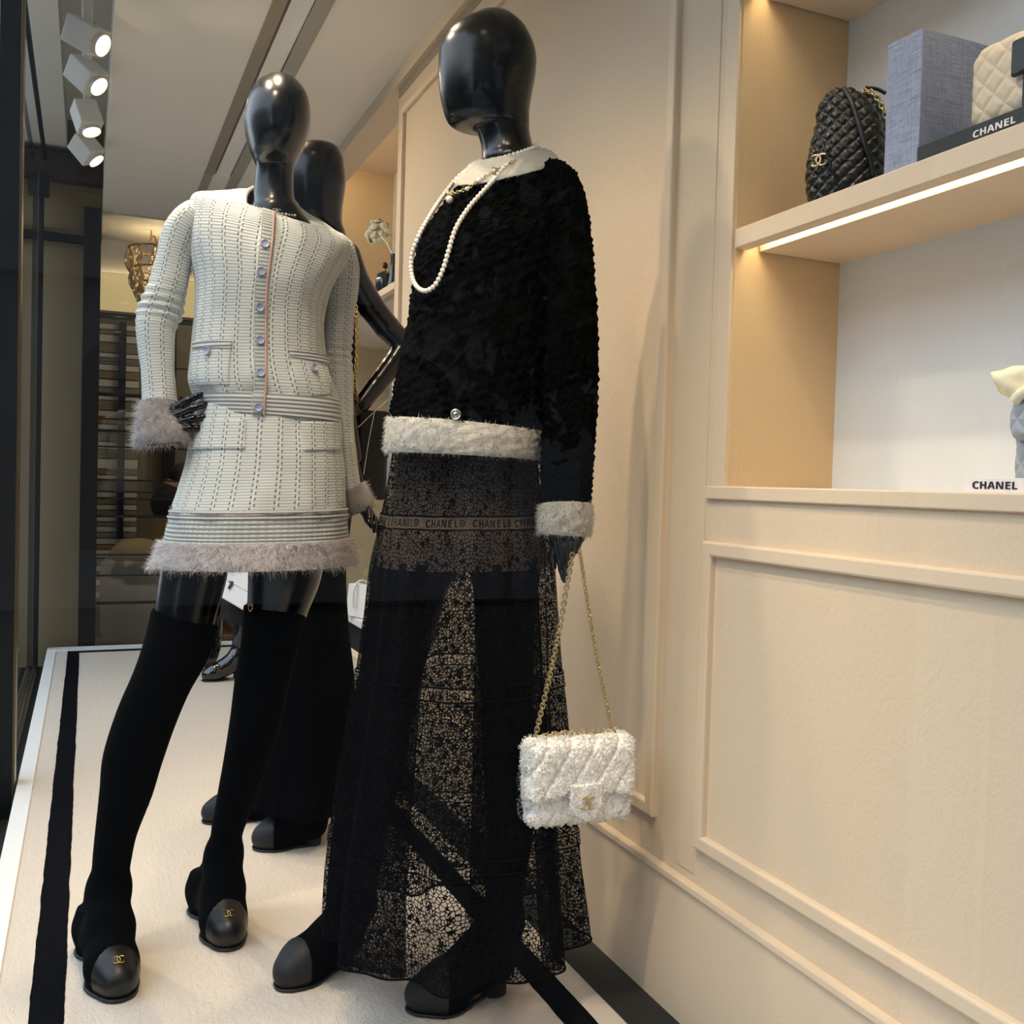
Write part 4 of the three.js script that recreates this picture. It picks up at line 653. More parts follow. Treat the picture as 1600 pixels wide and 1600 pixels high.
  const rb = (x, y, z, hx, hy, hz, r) => { const a = Math.abs(x) - hx + r, b = Math.abs(y) - hy + r, c = Math.abs(z) - hz + r; return Math.hypot(Math.max(a, 0), Math.max(b, 0), Math.max(c, 0)) + Math.min(Math.max(a, b, c), 0) - r; };
  const curl = (x, y, z) => 0.0016 * N3(x * 300, y * 300, z * 300) + 0.0012 * N3(x * 140, y * 140, z * 140);
  const groove = (x, y) => { const a = ((x * 0.86 - y * 0.55 + 1) / 0.040) % 1; return 0.0055 * Math.exp(-(((a - 0.5) / 0.09) ** 2)); };
  const body = (x, y, z) => rb(x, y, z, W - 0.004 * (y > 0 ? y / Hh : 0), Hh, D * (1 + 0.35 * (1 - (y / Hh + 1) / 2)), 0.022) - curl(x, y, z) + (z > 0 ? groove(x, y) : 0);
  const flap = (x, y, z) => Math.max(rb(x, y, z, W + 0.0035, Hh + 0.003, D * (1.0 + 0.2 * (1 - (y / Hh + 1) / 2)) + 0.0145, 0.022), -(y + Hh * 0.30 - 0.006 * Math.cos(x / W * 1.5)), -z - D * 0.2) - curl(x, y, z) + (z > 0 ? groove(x, y) : 0);
  const loops = (f, n, seed, box) => { // little curls over a field's surface
    const r = rng(seed), g0 = new THREE.TorusGeometry(0.0021, 0.00062, 4, 7, 4.6), list = [], m4 = new THREE.Matrix4(), qq = new THREE.Quaternion(); let tries = 0;
    while (list.length < n && tries++ < n * 60) { let x = (r() * 2 - 1) * box.x, y = (r() * 2 - 1) * box.y, z = (r() * 2 - 1) * box.z; const d = f(x, y, z); if (Math.abs(d) > 0.006) continue; const e = 0.002, gx = f(x + e, y, z) - f(x - e, y, z), gy = f(x, y + e, z) - f(x, y - e, z), gz = f(x, y, z + e) - f(x, y, z - e), l = Math.hypot(gx, gy, gz) || 1; x -= gx / l * d; y -= gy / l * d; z -= gz / l * d; if (z < -0.02) continue; qq.setFromEuler(new THREE.Euler(r() * 7, r() * 7, r() * 7)); m4.compose(V(x + gx / l * 0.0008, y + gy / l * 0.0008, z + gz / l * 0.0008), qq, V(1, 1, 1).multiplyScalar(0.7 + r() * 0.7)); list.push(m4.clone()); }
    const im = new THREE.InstancedMesh(g0, M.terryLoop, list.length); list.forEach((m, i) => im.setMatrixAt(i, m)); im.name = numbered('curls'); im.userData.kind = 'stuff'; im.castShadow = im.receiveShadow = true; return im;
  };
  const lo = V(-W - 0.012, -Hh - 0.012, -D * 1.6 - 0.014), hi = V(W + 0.012, Hh + 0.012, D * 1.6 + 0.018);
  const bb = part('pouch', net(body, lo, hi, 0.0024), M.terry, bag); bb.add(loops(body, 2600, 51, hi));
  const fl = part('flap', net(flap, lo, hi, 0.0024), M.terry, bag); fl.add(loops(flap, 2900, 52, hi));
  const tz = D * 1.26 + 0.0125, ty = -Hh * 0.30 - 0.005, tongue = (x, y, z) => Math.max(Math.hypot(x * 0.92, Math.max(0, -(y - ty + 0.004)), 0) - 0.0275 + Math.max(0, 0), Math.abs(z - tz) - 0.006, y - ty - 0.03) - curl(x, y, z) * 0.8;
  const tg = part('tongue', net(tongue, V(-0.034, ty - 0.04, tz - 0.015), V(0.034, ty + 0.04, tz + 0.015), 0.0022), M.terry, bag); tg.add(loops(tongue, 350, 53, V(0.034, Hh, tz + 0.02)));
  const em = part('clasp', emblemGeo(0.0105, 0.0016), M.paleGold, bag, 'gold clasp of two interlocked curved letters'); em.position.set(0, ty - 0.001, tz + 0.0105); em.rotation.z = 0;
  bag.updateMatrixWorld(true);
  const inB = (p) => bag.worldToLocal(p.clone());
  const hp = inB(S.p(894, 868, 0.125)), hq = inB(S.p(906, 862, 0.125)), g1 = V(-W * 0.80, Hh + 0.002, 0.004), g2 = V(W * 0.70, Hh + 0.002, 0.004), top = [V(-W * 0.62, Hh + 0.003, 0.006), V(-W * 0.3, Hh + 0.007, 0.010), V(0.0, Hh + 0.008, 0.010), V(W * 0.3, Hh + 0.007, 0.010), V(W * 0.56, Hh + 0.003, 0.006)];
  const link = new THREE.TorusGeometry(0.0040, 0.00135, 6, 14).scale(1.35, 1, 1);
  const chainOf = (pts, gap, s = 1) => { const c = new THREE.CatmullRomCurve3(pts), n = Math.round(c.getLength() / gap); for (let i = 0; i <= n; i++) { const m = part('chain_link', link, M.paleGold, bag); m.position.copy(c.getPointAt(i / n)); m.quaternion.setFromUnitVectors(V(1, 0, 0), c.getTangentAt(clamp(i / n, 0.001, 0.999))); m.rotateX((i % 2 ? 0.8 : -0.8) + 0.4); m.scale.setScalar(s); } };
  chainOf([g1, g1.clone().lerp(hp, 0.5).add(V(0.004, -0.004, 0)), hp], 0.0072); chainOf([hq, hq.clone().lerp(g2, 0.5).add(V(-0.003, -0.004, 0)), g2], 0.0072, 0.88); chainOf(top, 0.0092, 1.2);
  for (const p of [g1, g2, V(-W * 0.63, Hh + 0.002, 0.004), V(W * 0.57, Hh + 0.002, 0.004)]) part('eyelet', new THREE.TorusGeometry(0.0062, 0.0013, 8, 20).rotateX(PI / 2).translate(p.x, p.y + 0.001, p.z), M.gold, bag);
}
{ // choker on the cardigan mannequin
  const S = S1, t = thing('bead_choker', 'thin dark and silver bead choker with a small charm, above the cardigan collar', 'necklace'), L = S.p(383, 317), R = S.p(471, 336), c = L.clone().add(R).multiplyScalar(0.5), u = R.clone().sub(L).multiplyScalar(0.5), pts = [];
  for (let i = 0; i < 48; i++) { const a = i / 48 * 2 * PI; pts.push(c.clone().addScaledVector(u, Math.sin(a)).addScaledVector(S.n, 0.070 * Math.cos(a)).add(V(0, -0.024 * Math.cos(a), 0))); }
  part('cord', tube(pts, 0.0012, 160, 6, true), M.gold, t);
  const g = new THREE.SphereGeometry(0.0026, 10, 8); for (let i = 0; i < 48; i += 1) if (i < 14 || i > 34) { const m = part('bead', g, i % 3 ? M.silver : M.pearl, t); m.position.copy(pts[i]); }
  part('charm', emblemGeo(0.0055, 0.0011), M.silver, t, 'small silver charm').position.copy(S.p(433, 331, 0.078));
}
// ---------------------------------------------------------------- the two mannequins further back
const S3 = new Stand(0.50, -2.73);
{
  const S = S3, man = thing('mannequin', 'black faceless mannequin in a long black skirt behind the cardigan figure, arm bent', 'mannequin', [0, 0.0016, 0]);
  const H = (y, l, r, d, w = 1) => ring(S, l, y, r, y, d, { e: 2.05, w });
  const head = new Loft([H(223.5, 490, 494, 0.002), H(224.3, 481, 506, 0.022), H(227, 470, 518, 0.04), H(234, 459, 529, 0.058), H(248, 451, 536, 0.072), H(266, 446, 539, 0.078), H(285, 445, 540.5, 0.08), H(305, 447, 538.5, 0.078), H(325, 451, 535.5, 0.072), H(343, 456, 534.5, 0.066), H(352, 464, 535.5, 0.06), H(357, 476, 537, 0.052), H(362, 482, 539, 0.05), H(375, 482, 543, 0.055), H(392, 474, 549, 0.07), H(420, 462, 556, 0.085)]);
  const arm = [[540, 402, 24, 0.0], [556, 440, 21, 0], [580, 480, 20.5, -0.01], [604, 511, 19.5, -0.02], [633, 541, 17.5, -0.03], [613, 572, 17, -0.01], [588, 604, 15, 0.02], [566, 632, 13, 0.05]].map(([x, y, r, o]) => [S.p(x, y, o), S.m(r, o)]);
  const arm2 = [[520, 410, 24, 0.06], [522, 520, 20, 0.09], [535, 620, 17, 0.10], [553, 715, 13, 0.10]].map(([x, y, r, o]) => [S.p(x, y, o), S.m(r, o)]);
  const w = S.p(555, 724, 0.10), h = handSegs(w, S.p(574, 790, 0.10).sub(w), S.r.clone(), S.n.clone().multiplyScalar(-1), 0.8, [0.1, 0.12, 0.16, 0.2], 0.3, 0.10, 0.75);
  const w2 = S.p(566, 632, 0.05), h2 = handSegs(w2, S.p(535, 650, 0.09).sub(w2), S.n.clone(), UP.clone(), 0.78, [0.2, 0.25, 0.3, 0.3], 0.3, 0.1, 0.8);
  part('body', merge([head.geo({ cols: 80, rows: 150 }), netOf(chain(arm), arm, 0.004, 0.005), netOf(chain(arm2), arm2, 0.004, 0.006), netOf(h.segs, h.pts, 0.006, 0.003), netOf(h2.segs, h2.pts, 0.006, 0.004)]), M.body, man);
  const top = new Loft([ring(S, 474, 394, 550, 398, 0.07), ring(S, 462, 410, 557, 420, 0.085), ring(S, 460, 450, 558, 455, 0.10), ring(S, 464, 510, 556, 510, 0.10), ring(S, 466, 570, 555, 570, 0.095), ring(S, 462, 625, 558, 625, 0.10), ring(S, 456, 660, 562, 660, 0.11)]);
  part('top', top.geo({ cols: 80, rows: 60, disp: (th, t, q) => 0.002 * N3(q.x * 20, q.y * 12, q.z * 20) }), M.blackCloth, man, 'black sleeveless top');
  const sk = new Loft([ring(S, 458, 640, 560, 640, 0.11), ring(S, 440, 780, 552, 780, 0.13), ring(S, 424, 885, 541, 885, 0.14), ring(S, 410, 980, 545, 980, 0.145), ring(S, 402, 1060, 553, 1060, 0.15), ring(S, 398, 1130, 550, 1130, 0.155), ring(S, 396, 1200, 537, 1200, 0.155), ring(S, 396, 1240, 526, 1240, 0.155), ring(S, 397, 1250, 524, 1262, 0.155)]);
  part('skirt', sk.geo({ cols: 140, rows: 70, disp: (th, t) => sst(0.2, 1, t) * (0.010 * Math.sin(6 * th + 1) + 0.005 * Math.sin(11 * th)), close1: 0.03 }), M.blackCloth, man, 'long black A-line skirt');
  const q = (x, y, r, o) => [S.p(x, y, o), S.m(r, o)];
  const b1 = bootMesh({ shaft: [q(500, 1100, 28, 0.03), q(498, 1180, 27, 0.03), q(492, 1235, 25, 0.03)], ankle: S.p(488, 1262, 0.03), rA: S.m(23), heel: V(0.575, 0.055, -2.64), rH: 0.037, ball: V(0.478, 0.036, -2.648), rB: 0.036, toe: V(0.447, 0.027, -2.652), rT: 0.027 });
  const bo = part('boot', b1.geo(), M.suede, man); part('toe_cap', capGeo(b1, 0.03, 2), M.leather2, bo); part('sole', soleGeo(b1, 0.002, 0.006), M.leather, bo); part('heel', heelGeo(b1, 0.055, 0.025), M.heel, bo);
  const b2 = bootMesh({ shaft: [q(440, 1100, 28, -0.16), q(438, 1180, 26, -0.16), q(434, 1225, 24, -0.16)], ankle: S.p(430, 1243, -0.16), rA: S.m(22), heel: V(0.515, 0.06, -2.885), rH: 0.035, ball: V(0.375, 0.034, -2.90), rB: 0.034, toe: V(0.342, 0.026, -2.906), rT: 0.026 });
  const bo2 = part('boot', b2.geo(), M.suede, man); part('toe_cap', capGeo(b2, 0.028, 2), M.leather2, bo2); part('sole', soleGeo(b2, 0.002, 0.006), M.leather, bo2); part('heel', heelGeo(b2, 0.06, 0.026), M.heel, bo2);
  // black bag at its hip
  const bag = thing('handbag', 'black quilted bag on a gold chain at the hip of the rear mannequin', 'handbag'), c = S.p(580, 712, 0.02); bag.position.copy(c); bag.rotation.y = Math.atan2(S.n.x, S.n.z) + 0.1;
  const W = S.m(46) / 2, Hh = S.m(136) / 2;
  const geo = new RoundedBoxGeometry(W * 2, Hh * 2, 0.06, 4, 0.012); part('pouch', geo, M.blackQuilt, bag); part('flap', new RoundedBoxGeometry(W * 2 + 0.004, Hh * 1.1, 0.066, 4, 0.01).translate(0, Hh * 0.46, 0), M.blackQuilt, bag);
  bag.updateMatrixWorld(true); const inB = (x, y, o) => bag.worldToLocal(S.p(x, y, o));
  const c1 = new THREE.CatmullRomCurve3([inB(562, 645, 0.05), inB(554, 600, 0.1), inB(557, 560, 0.1), inB(556, 480, 0.09), inB(548, 410, 0.04)]), lk = new THREE.TorusGeometry(0.0045, 0.0016, 6, 12).scale(1.3, 1, 1); for (let i = 0; i <= 44; i++) { const m = part('chain_link', lk, M.gold, bag); m.position.copy(c1.getPointAt(i / 44)); m.quaternion.setFromUnitVectors(V(1, 0, 0), c1.getTangentAt(clamp(i / 44, 0.01, 0.99))); m.rotateX(i % 2 ? 0.9 : -0.6); }
  part('cord', merge([tube([inB(553, 674, 0.11), inB(580, 648, 0.08), inB(606, 624, 0.06)], 0.0011, 20, 5), tube([inB(586, 640, 0.08), inB(576, 690, 0.09), inB(568, 742, 0.11)], 0.0011, 20, 5)]), M.silver, bag, 'thin pale cord');
}
const S4 = new Stand(0.63, -4.98);
{
  const S = S4, man = thing('mannequin', 'rearmost mannequin in dark coat and shiny patent ankle boots', 'mannequin', [0, 0.0016, 0]), q = (x, y, r, o = 0) => [S.p(x, y, o), S.m(r, o)];
  const hd = [q(402, 500, 21), q(400, 520, 20), q(402, 548, 13), q(402, 575, 13), q(404, 600, 24)], trunk = [q(405, 600, 30), q(405, 660, 34), q(403, 740, 26), q(402, 800, 36)];
  const w = S.p(366, 880, 0.12), h = handSegs(w, S.p(376, 905, 0.12).sub(w), S.n.clone(), S.r.clone(), 0.8, [0.4, 0.5, 0.5, 0.5], 0.4, 0.08), arm = [q(382, 620, 13, 0.05), q(366, 740, 10, 0.06), q(364, 870, 8, 0.12)];
  part('body', merge([netOf(chain(hd), hd, 0.03, 0.009), netOf(chain(trunk), trunk, 0.04, 0.012), netOf(chain(arm), arm, 0.02, 0.01), netOf(h.segs, h.pts, 0.006, 0.004)]), M.body, man);
  const coat = new Loft([ring(S, 388, 592, 420, 592, 0.08), ring(S, 372, 620, 436, 620, 0.12), ring(S, 366, 700, 438, 700, 0.12), ring(S, 362, 800, 440, 800, 0.13), ring(S, 352, 900, 440, 900, 0.14), ring(S, 345, 965, 440, 985, 0.15)]);
  part('coat', coat.geo({ cols: 80, rows: 50, close1: 0.1, disp: (th, t) => 0.006 * t * Math.sin(7 * th) }), std({ color: hex('#141311'), roughness: 0.9 }), man, 'dark knee-length coat');
  const mk = (o) => { const b = bootMesh({ ...o, cell: 0.006 }); const p = part('boot', b.geo(), M.patent, man, 'shiny black patent boot'); part('sole', soleGeo(b, 0.002, 0.006), M.leather, p); part('heel', heelGeo(b, 0.075, 0.03), M.heel, p); };
  mk({ shaft: [q(386, 930, 13.5, 0.05), q(379, 985, 13.5, 0.05), q(375, 1010, 12, 0.05)], ankle: S.p(371, 1026, 0.05), rA: S.m(11), heel: V(0.70, 0.075, -4.95), rH: 0.036, ball: V(0.58, 0.036, -4.92), rB: 0.036, toe: V(0.548, 0.027, -4.915), rT: 0.027 });
  mk({ shaft: [q(335, 930, 13.5, -0.16), q(333, 985, 13, -0.16)], ankle: S.p(332, 1010, -0.18), rA: S.m(10), heel: V(0.585, 0.075, -5.16), rH: 0.036, ball: V(0.50, 0.036, -5.22), rB: 0.036, toe: V(0.47, 0.027, -5.24), rT: 0.027 });
  // white bag it carries
  const bag = thing('handbag', 'white smooth leather flap bag carried low by the rearmost mannequin', 'handbag'), c = S.p(376, 918, 0.16); bag.position.copy(c); bag.rotation.set(0, -1.0, -0.5, 'ZYX');
  const W = 0.115, Hh = 0.085;
  part('pouch', new RoundedBoxGeometry(W * 2, Hh * 2, 0.055, 4, 0.008), M.white, bag); part('flap', new RoundedBoxGeometry(W * 2 + 0.004, Hh * 1.05, 0.064, 4, 0.007).translate(0, Hh * 0.5, 0.002), M.white, bag); part('gusset', new RoundedBoxGeometry(0.006, Hh * 1.7, 0.03, 2, 0.003).translate(W - 0.001, 0, -0.004), M.beigeSeam, bag);
  part('strap', new RoundedBoxGeometry(0.014, 0.04, 0.006, 2, 0.002).translate(-0.03, -0.012, 0.036), M.plinth, bag, 'small dark closing tab'); part('clasp', new THREE.SphereGeometry(0.007, 14, 10).translate(-0.042, 0.0, 0.038), M.gold, bag);
  part('handle', tube([V(-0.09, Hh, 0), V(-0.06, Hh + 0.07, 0), V(0.02, Hh + 0.085, 0), V(0.09, Hh, 0)], 0.004, 30, 8), M.white, bag);
}
// ---------------------------------------------------------------- things on the near shelves
const SY = 1.4545, font = await new FontLoader().loadAsync('fonts/droid/droid_sans_bold.typeface.json');
function letters(text, size, depth) { const g = new TextGeometry(text, { font, size, depth, curveSegments: 5, bevelEnabled: false }); g.computeBoundingBox(); return g.translate(0, 0, 0); }
function wallText(text, size, z0, z1, y, x) { // lettering that faces the room (-x), read from far (z0) to near (z1)
  const g = letters(text, size, 0.0006), w = g.boundingBox.max.x; g.scale((z1 - z0) / w, 1, 1); g.rotateY(-PI / 2); return g.translate(x, y, z0);
}
{ // linen box
  const b = thing('linen_box', 'tall blue-grey linen covered box standing on the upper shelf', 'box', [1.06, SY, -1.116]);
  part('box', bx(0, 0.157, 0, 0.196, 0, 0.065, 0.0015), M.linen, b); part('lid_edge', bx(-0.0006, 0.158, 0.1905, 0.1968, -0.0006, 0.024, 0.001), M.linen, b);
}
{ // black plinth with white letters
  const b = thing('plinth', 'low black display plinth with white lettering under the cream quilted bag', 'plinth', [0, 0, 0]);
  part('block', bx(1.05, 1.2, SY, SY + 0.0265, -1.044, -0.5, 0.001), M.plinth, b); const a = onAxis(1520, 208, 0, 1.05), c = onAxis(1587, 196, 0, 1.05); part('lettering', wallText('CHANEL', 0.0088, a.z, c.z, SY + 0.0095, 1.0497), M.white, b, 'white block capitals');
}
{ // card with black letters
  const b = thing('name_card', 'white card with black capitals standing on the lower ledge', 'sign', [0, 0, 0]), a = onAxis(1507, 750, 0, 1.055), t0 = onAxis(1519, 757, 0, 1.055), t1 = onAxis(1590, 757, 0, 1.055);
  part('card', bx(1.055, 1.061, 1.005, 1.0235, a.z, t1.z + 0.035, 0.0005), std({ color: hex('#efe9ea'), roughness: 0.6 }), b); part('lettering', wallText('CHANEL', 0.0095, t0.z, t1.z, 1.0095, 1.0547), M.print, b, 'black block capitals');
}
const quilt = (u, v, s, amp) => { const a = (u + v) / s, b = (u - v) / s, f = (x) => Math.abs(x - Math.round(x)) * 2, m = Math.min(f(a), f(b)); return amp * (Math.pow(Math.min(1, m * 1.9), 0.6) - 1); };
{ // black quilted bag
  const c = V(1.135, 0, -1.275), S = new Stand(c.x, c.z), bag = thing('handbag', 'black quilted leather bag with gold clasp at the far end of the shelf', 'handbag');
  const yb = toPx(V(1.12, SY + 0.002, -1.25))[1], R = (y, l, r, d) => ring(S, l, y, r, y, d, { e: 2.6 });
  const L = new Loft([R(138, 1303, 1330, 0.006), R(141, 1297, 1338, 0.014), R(152, 1287, 1352, 0.024), R(168, 1278, 1366, 0.03), R(184, 1274, 1376, 0.034), R(200, 1273, 1382, 0.037), R(230, 1265, 1386, 0.042), R(262, 1259, 1388, 0.046), R(288, 1258, 1388, 0.048), R(yb - 6, 1262, 1388, 0.046), R(yb, 1270, 1384, 0.04)]);
  part('pouch', L.geo({ cols: 200, rows: 160, close0: 1, close1: 1, disp: (th, t, q) => quilt(q.dot(S.r) * 1.0, q.y, 0.0225, 0.0035) }), M.blackQuilt, bag);
  const p = [[1318, 139], [1330, 160], [1340, 190], [1350, 225], [1360, 255], [1364, 276]].map(([x, y]) => { const [a, b] = findOn(L, x, y); return L.at(a, b).addScaledVector(L.normal(a, b), 0.002); }); part('flap_edge', tube(p, 0.0042, 40, 8), M.blackQuilt, bag);
  const q = [[1273, 200], [1286, 226], [1299, 262], [1312, 296]].map(([x, y]) => { const [a, b] = findOn(L, x, y); return L.at(a, b).addScaledVector(L.normal(a, b), 0.0005); }); part('piping', tube(q, 0.0018, 30, 6), M.blackQuilt, bag);
  const [ea, eb] = findOn(L, 1281, 252), en = L.normal(ea, eb), ep = L.at(ea, eb).addScaledVector(en, 0.005), e = part('clasp', emblemGeo(0.0088, 0.0019), M.paleGold, bag, 'gold clasp of two interlocked curved letters'); e.position.copy(ep); e.quaternion.setFromUnitVectors(V(0, 0, 1), en.clone().addScaledVector(S.n, 0.8).normalize());
  const back = new Loft([R(137, 1338, 1362, 0.01), R(141, 1330, 1376, 0.02), R(160, 1330, 1386, 0.03), R(200, 1330, 1392, 0.035), R(250, 1330, 1394, 0.04), R(yb - 4, 1330, 1392, 0.04)].map((r) => { r.c.addScaledVector(S.n, -0.035); return r; })); part('back_pouch', back.geo({ cols: 120, rows: 100, close0: 1, close1: 1, disp: (th, t, w) => quilt(w.dot(S.r), w.y, 0.0225, 0.003) }), M.blackQuilt, bag);
  const cv = new THREE.CatmullRomCurve3([S.p(1348, 142, 0.012), S.p(1362, 144, 0.03), S.p(1374, 158, 0.035), S.p(1381, 174, 0.035), S.p(1387, 195, 0.03)]), lk = new THREE.TorusGeometry(0.0036, 0.0013, 6, 12).scale(1.3, 1, 1); for (let i = 0; i <= 11; i++) { const m = part('chain_link', lk, M.paleGold, bag); m.position.copy(cv.getPointAt(i / 11)); m.quaternion.setFromUnitVectors(V(1, 0, 0), cv.getTangentAt(clamp(i / 11, 0.01, 0.99))); m.rotateX(i % 2 ? 0.9 : -0.6); }
  part('handle', tube([S.p(1352, 137, -0.02), S.p(1370, 139, -0.02), S.p(1384, 146, -0.02)], 0.003, 16, 8), M.blackQuilt, bag);
}
function quiltBag(t, name, { x, y0, y1, z0, z1, d, r, mat, s, amp = 0.003, parent, label }) { // pillow-like quilted body facing the room
  const cy = (y0 + y1) / 2, cz = (z0 + z1) / 2, hy = (y1 - y0) / 2, hz = (z1 - z0) / 2, n = 120, p = [], idx = [];
  const nz = 150, ny = 90; for (const side of [-1, 1]) { const base = p.length / 3; for (let j = 0; j <= ny; j++) for (let i = 0; i <= nz; i++) { const u = i / nz * 2 - 1, v = j / ny * 2 - 1; const q = Math.pow(Math.max(0, 1 - Math.pow(Math.abs(u), 9)), 0.5) * Math.pow(Math.max(0, 1 - Math.pow(Math.abs(v), 7)), 0.5); let zz = u * hz, yy = v * hy; const cr = r, ax = Math.abs(zz) - hz + cr, ay = Math.abs(yy) - hy + cr; if (ax > 0 && ay > 0) { const l = Math.max(ax, ay) / Math.hypot(ax, ay); zz = Math.sign(zz) * (hz - cr + ax * l); yy = Math.sign(yy) * (hy - cr + ay * l); } const xx = side * (d * q + (q > 0.3 ? quilt(zz, yy, s, amp) : 0)); p.push(x + xx, cy + yy, cz + zz); } const W = nz + 1; for (let j = 0; j < ny; j++) for (let i = 0; i < nz; i++) { const a = base + j * W + i; side < 0 ? idx.push(a, a + 1, a + W, a + 1, a + W + 1, a + W) : idx.push(a, a + W, a + 1, a + 1, a + W, a + W + 1); } }
  const g = new THREE.BufferGeometry(); g.setAttribute('position', new THREE.Float32BufferAttribute(p, 3)); g.setIndex(idx); g.computeVertexNormals(); return part(name, g, mat, parent ?? t, label);
}
{ // cream quilted bag on the plinth
  const yb = SY + 0.0265, b = thing('handbag', 'cream diamond-quilted bag with a black tab standing on the black plinth', 'handbag'), l = onAxis(1513, 150, 0, 1.085);
  quiltBag(b, 'pouch', { x: 1.105, y0: yb + 0.001, y1: yb + 0.118, z0: l.z, z1: l.z + 0.20, d: 0.03, r: 0.022, mat: M.beigeQuilt, s: 0.034, amp: 0.0022 });
  part('piping', tube([V(1.105, yb + 0.004, l.z + 0.012), V(1.105, yb + 0.003, l.z + 0.1), V(1.105, yb + 0.004, l.z + 0.188)], 0.003, 20, 6), M.beigeSeam, b);
  const a = onAxis(1581, 110, 0, 1.068); part('tab', new RoundedBoxGeometry(0.008, 0.046, 0.06, 3, 0.004).translate(1.068, yb + 0.072, a.z + 0.03), M.leather, b, 'black leather tab'); part('strap', new RoundedBoxGeometry(0.004, 0.05, 0.03, 2, 0.0015).translate(1.071, yb + 0.028, a.z + 0.03), M.leather, b);
  const cv = new THREE.CatmullRomCurve3([V(1.12, yb + 0.105, l.z + 0.015), V(1.118, yb + 0.122, l.z + 0.035), V(1.115, yb + 0.128, l.z + 0.07)]), lk = new THREE.TorusGeometry(0.003, 0.001, 6, 10).scale(1.3, 1, 1); for (let i = 0; i <= 9; i++) { const m = part('chain_link', lk, M.paleGold, b); m.position.copy(cv.getPointAt(i / 9)); m.rotation.set(i % 2 ? 0.9 : -0.6, PI / 2, 0.4); }
}
{ // grey-blue quilted bag with a cream scarf bow
  const b = thing('handbag', 'grey-blue diamond-quilted flap bag on the lower ledge beside the name card', 'handbag'), l = onAxis(1582, 740, 0, 1.12), u = onAxis(1566, 650, 0, 1.09), yt = onAxis(1575, 625, 0, 1.1).y, ym = onAxis(1580, 688, 0, 1.085).y;
  quiltBag(b, 'pouch', { x: 1.135, y0: 1.006, y1: yt - 0.01, z0: l.z, z1: l.z + 0.22, d: 0.03, r: 0.014, mat: M.blueQuilt, s: 0.036 });
  quiltBag(b, 'flap', { x: 1.115, y0: ym, y1: yt, z0: u.z, z1: u.z + 0.26, d: 0.03, r: 0.016, mat: M.blueQuilt, s: 0.036 });
  const sc = thing('scarf', 'cream silk scarf tied in a bow on top of the grey-blue bag', 'scarf'), S = new Stand(1.09, -0.92), R = (x, y0, y1, d, o = 0) => ({ c: S.p(x, (y0 + y1) / 2, o), u: S.p(x, y0, o).sub(S.p(x, y1, o)).multiplyScalar(0.5), v: S.n.clone().multiplyScalar(d), e: 2.2, w: 1 });
  const L = new Loft([R(1548, 583, 590, 0.004), R(1552, 581, 600, 0.012), R(1562, 578, 612, 0.018), R(1578, 575, 624, 0.021), R(1594, 573, 630, 0.022), R(1610, 574, 626, 0.02), R(1630, 580, 615, 0.016), R(1650, 586, 606, 0.012)]);
  part('bow', L.geo({ cols: 80, rows: 60, close0: 1, close1: 1, disp: (th, t, q) => 0.0035 * Math.sin(th * 3 + t * 7) * sst(0.1, 0.8, t) + 0.002 * N3(q.x * 40, q.y * 40, q.z * 40) }), M.cream, sc);
  part('fold', tube([S.p(1586, 626, 0.018), S.p(1596, 615, 0.026), S.p(1612, 604, 0.026)], 0.007, 20, 8), M.cream, sc);
}
// ---------------------------------------------------------------- the street outside, seen in the panes and lighting the window
struct('pavement', merge([bx(-5, -0.33, STREET - 0.2, STREET, -30, 1.5)]), std({ color: hex('#a8a49c'), roughness: 0.8, bumpMap: T.stucco, bumpScale: 0.002 }));
struct('road', merge([bx(-40, -5, STREET - 0.3, STREET - 0.1, -30, 30), bx(-5, 40, STREET - 0.3, STREET - 0.1, 1.5, 30), bx(-0.33, 6, STREET - 0.3, STREET - 0.02, -0.37, 1.5)]), std({ color: hex('#161719'), roughness: 0.8, bumpMap: T.stucco, bumpScale: 0.002 }));
function facade(label, len, floors, place, turn) {
  const b = thing('building', label, 'building', place, turn), stone = std({ color: hex('#5f6166'), roughness: 0.9 }), dark = std({ color: hex('#14171b'), roughness: 0.15 }), fh = 3.6, bay = 3.0, n = Math.floor(len / bay), H = floors * fh;
  const sh = new THREE.Shape(); sh.moveTo(-len / 2, 0); sh.lineTo(len / 2, 0); sh.lineTo(len / 2, H); sh.lineTo(-len / 2, H); sh.closePath();
  for (let f = 0; f < floors; f++) for (let i = 0; i < n; i++) { const x = -len / 2 + (i + 0.5) * bay, y = f * fh + 0.6, h = new THREE.Path(); h.moveTo(x - 0.65, y); h.lineTo(x - 0.65, y + 1.7); f < 2 ? h.absarc(x, y + 1.7, 0.65, PI, 0, true) : (h.lineTo(x - 0.65, y + 2.2), h.lineTo(x + 0.65, y + 2.2)); h.lineTo(x + 0.65, y); h.closePath(); sh.holes.push(h); }
  part('wall', metric(new THREE.ExtrudeGeometry(sh, { depth: 0.4, bevelEnabled: false, curveSegments: 10 })), stone, b);
  part('window', metric(new THREE.PlaneGeometry(len - 0.5, H - 0.4).translate(0, H / 2, 0.12)), dark, b); // dark glass behind every opening
  const led = []; for (let f = 1; f <= floors; f++) led.push(bx(-len / 2, len / 2, f * fh - 0.15, f * fh + 0.1, 0.3, 0.62)); for (let i = 0; i <= n; i++) led.push(bx(-len / 2 + i * bay - 0.12, -len / 2 + i * bay + 0.12, 0, H, 0.38, 0.5)); part('ledges', merge(led), stone, b);
  part('roof', bx(-len / 2, len / 2, H, H + 0.3, -6, 0.7), dark, b); part('rear', bx(-len / 2, len / 2, 0, H, -6, 0), stone, b);
  return b;
}
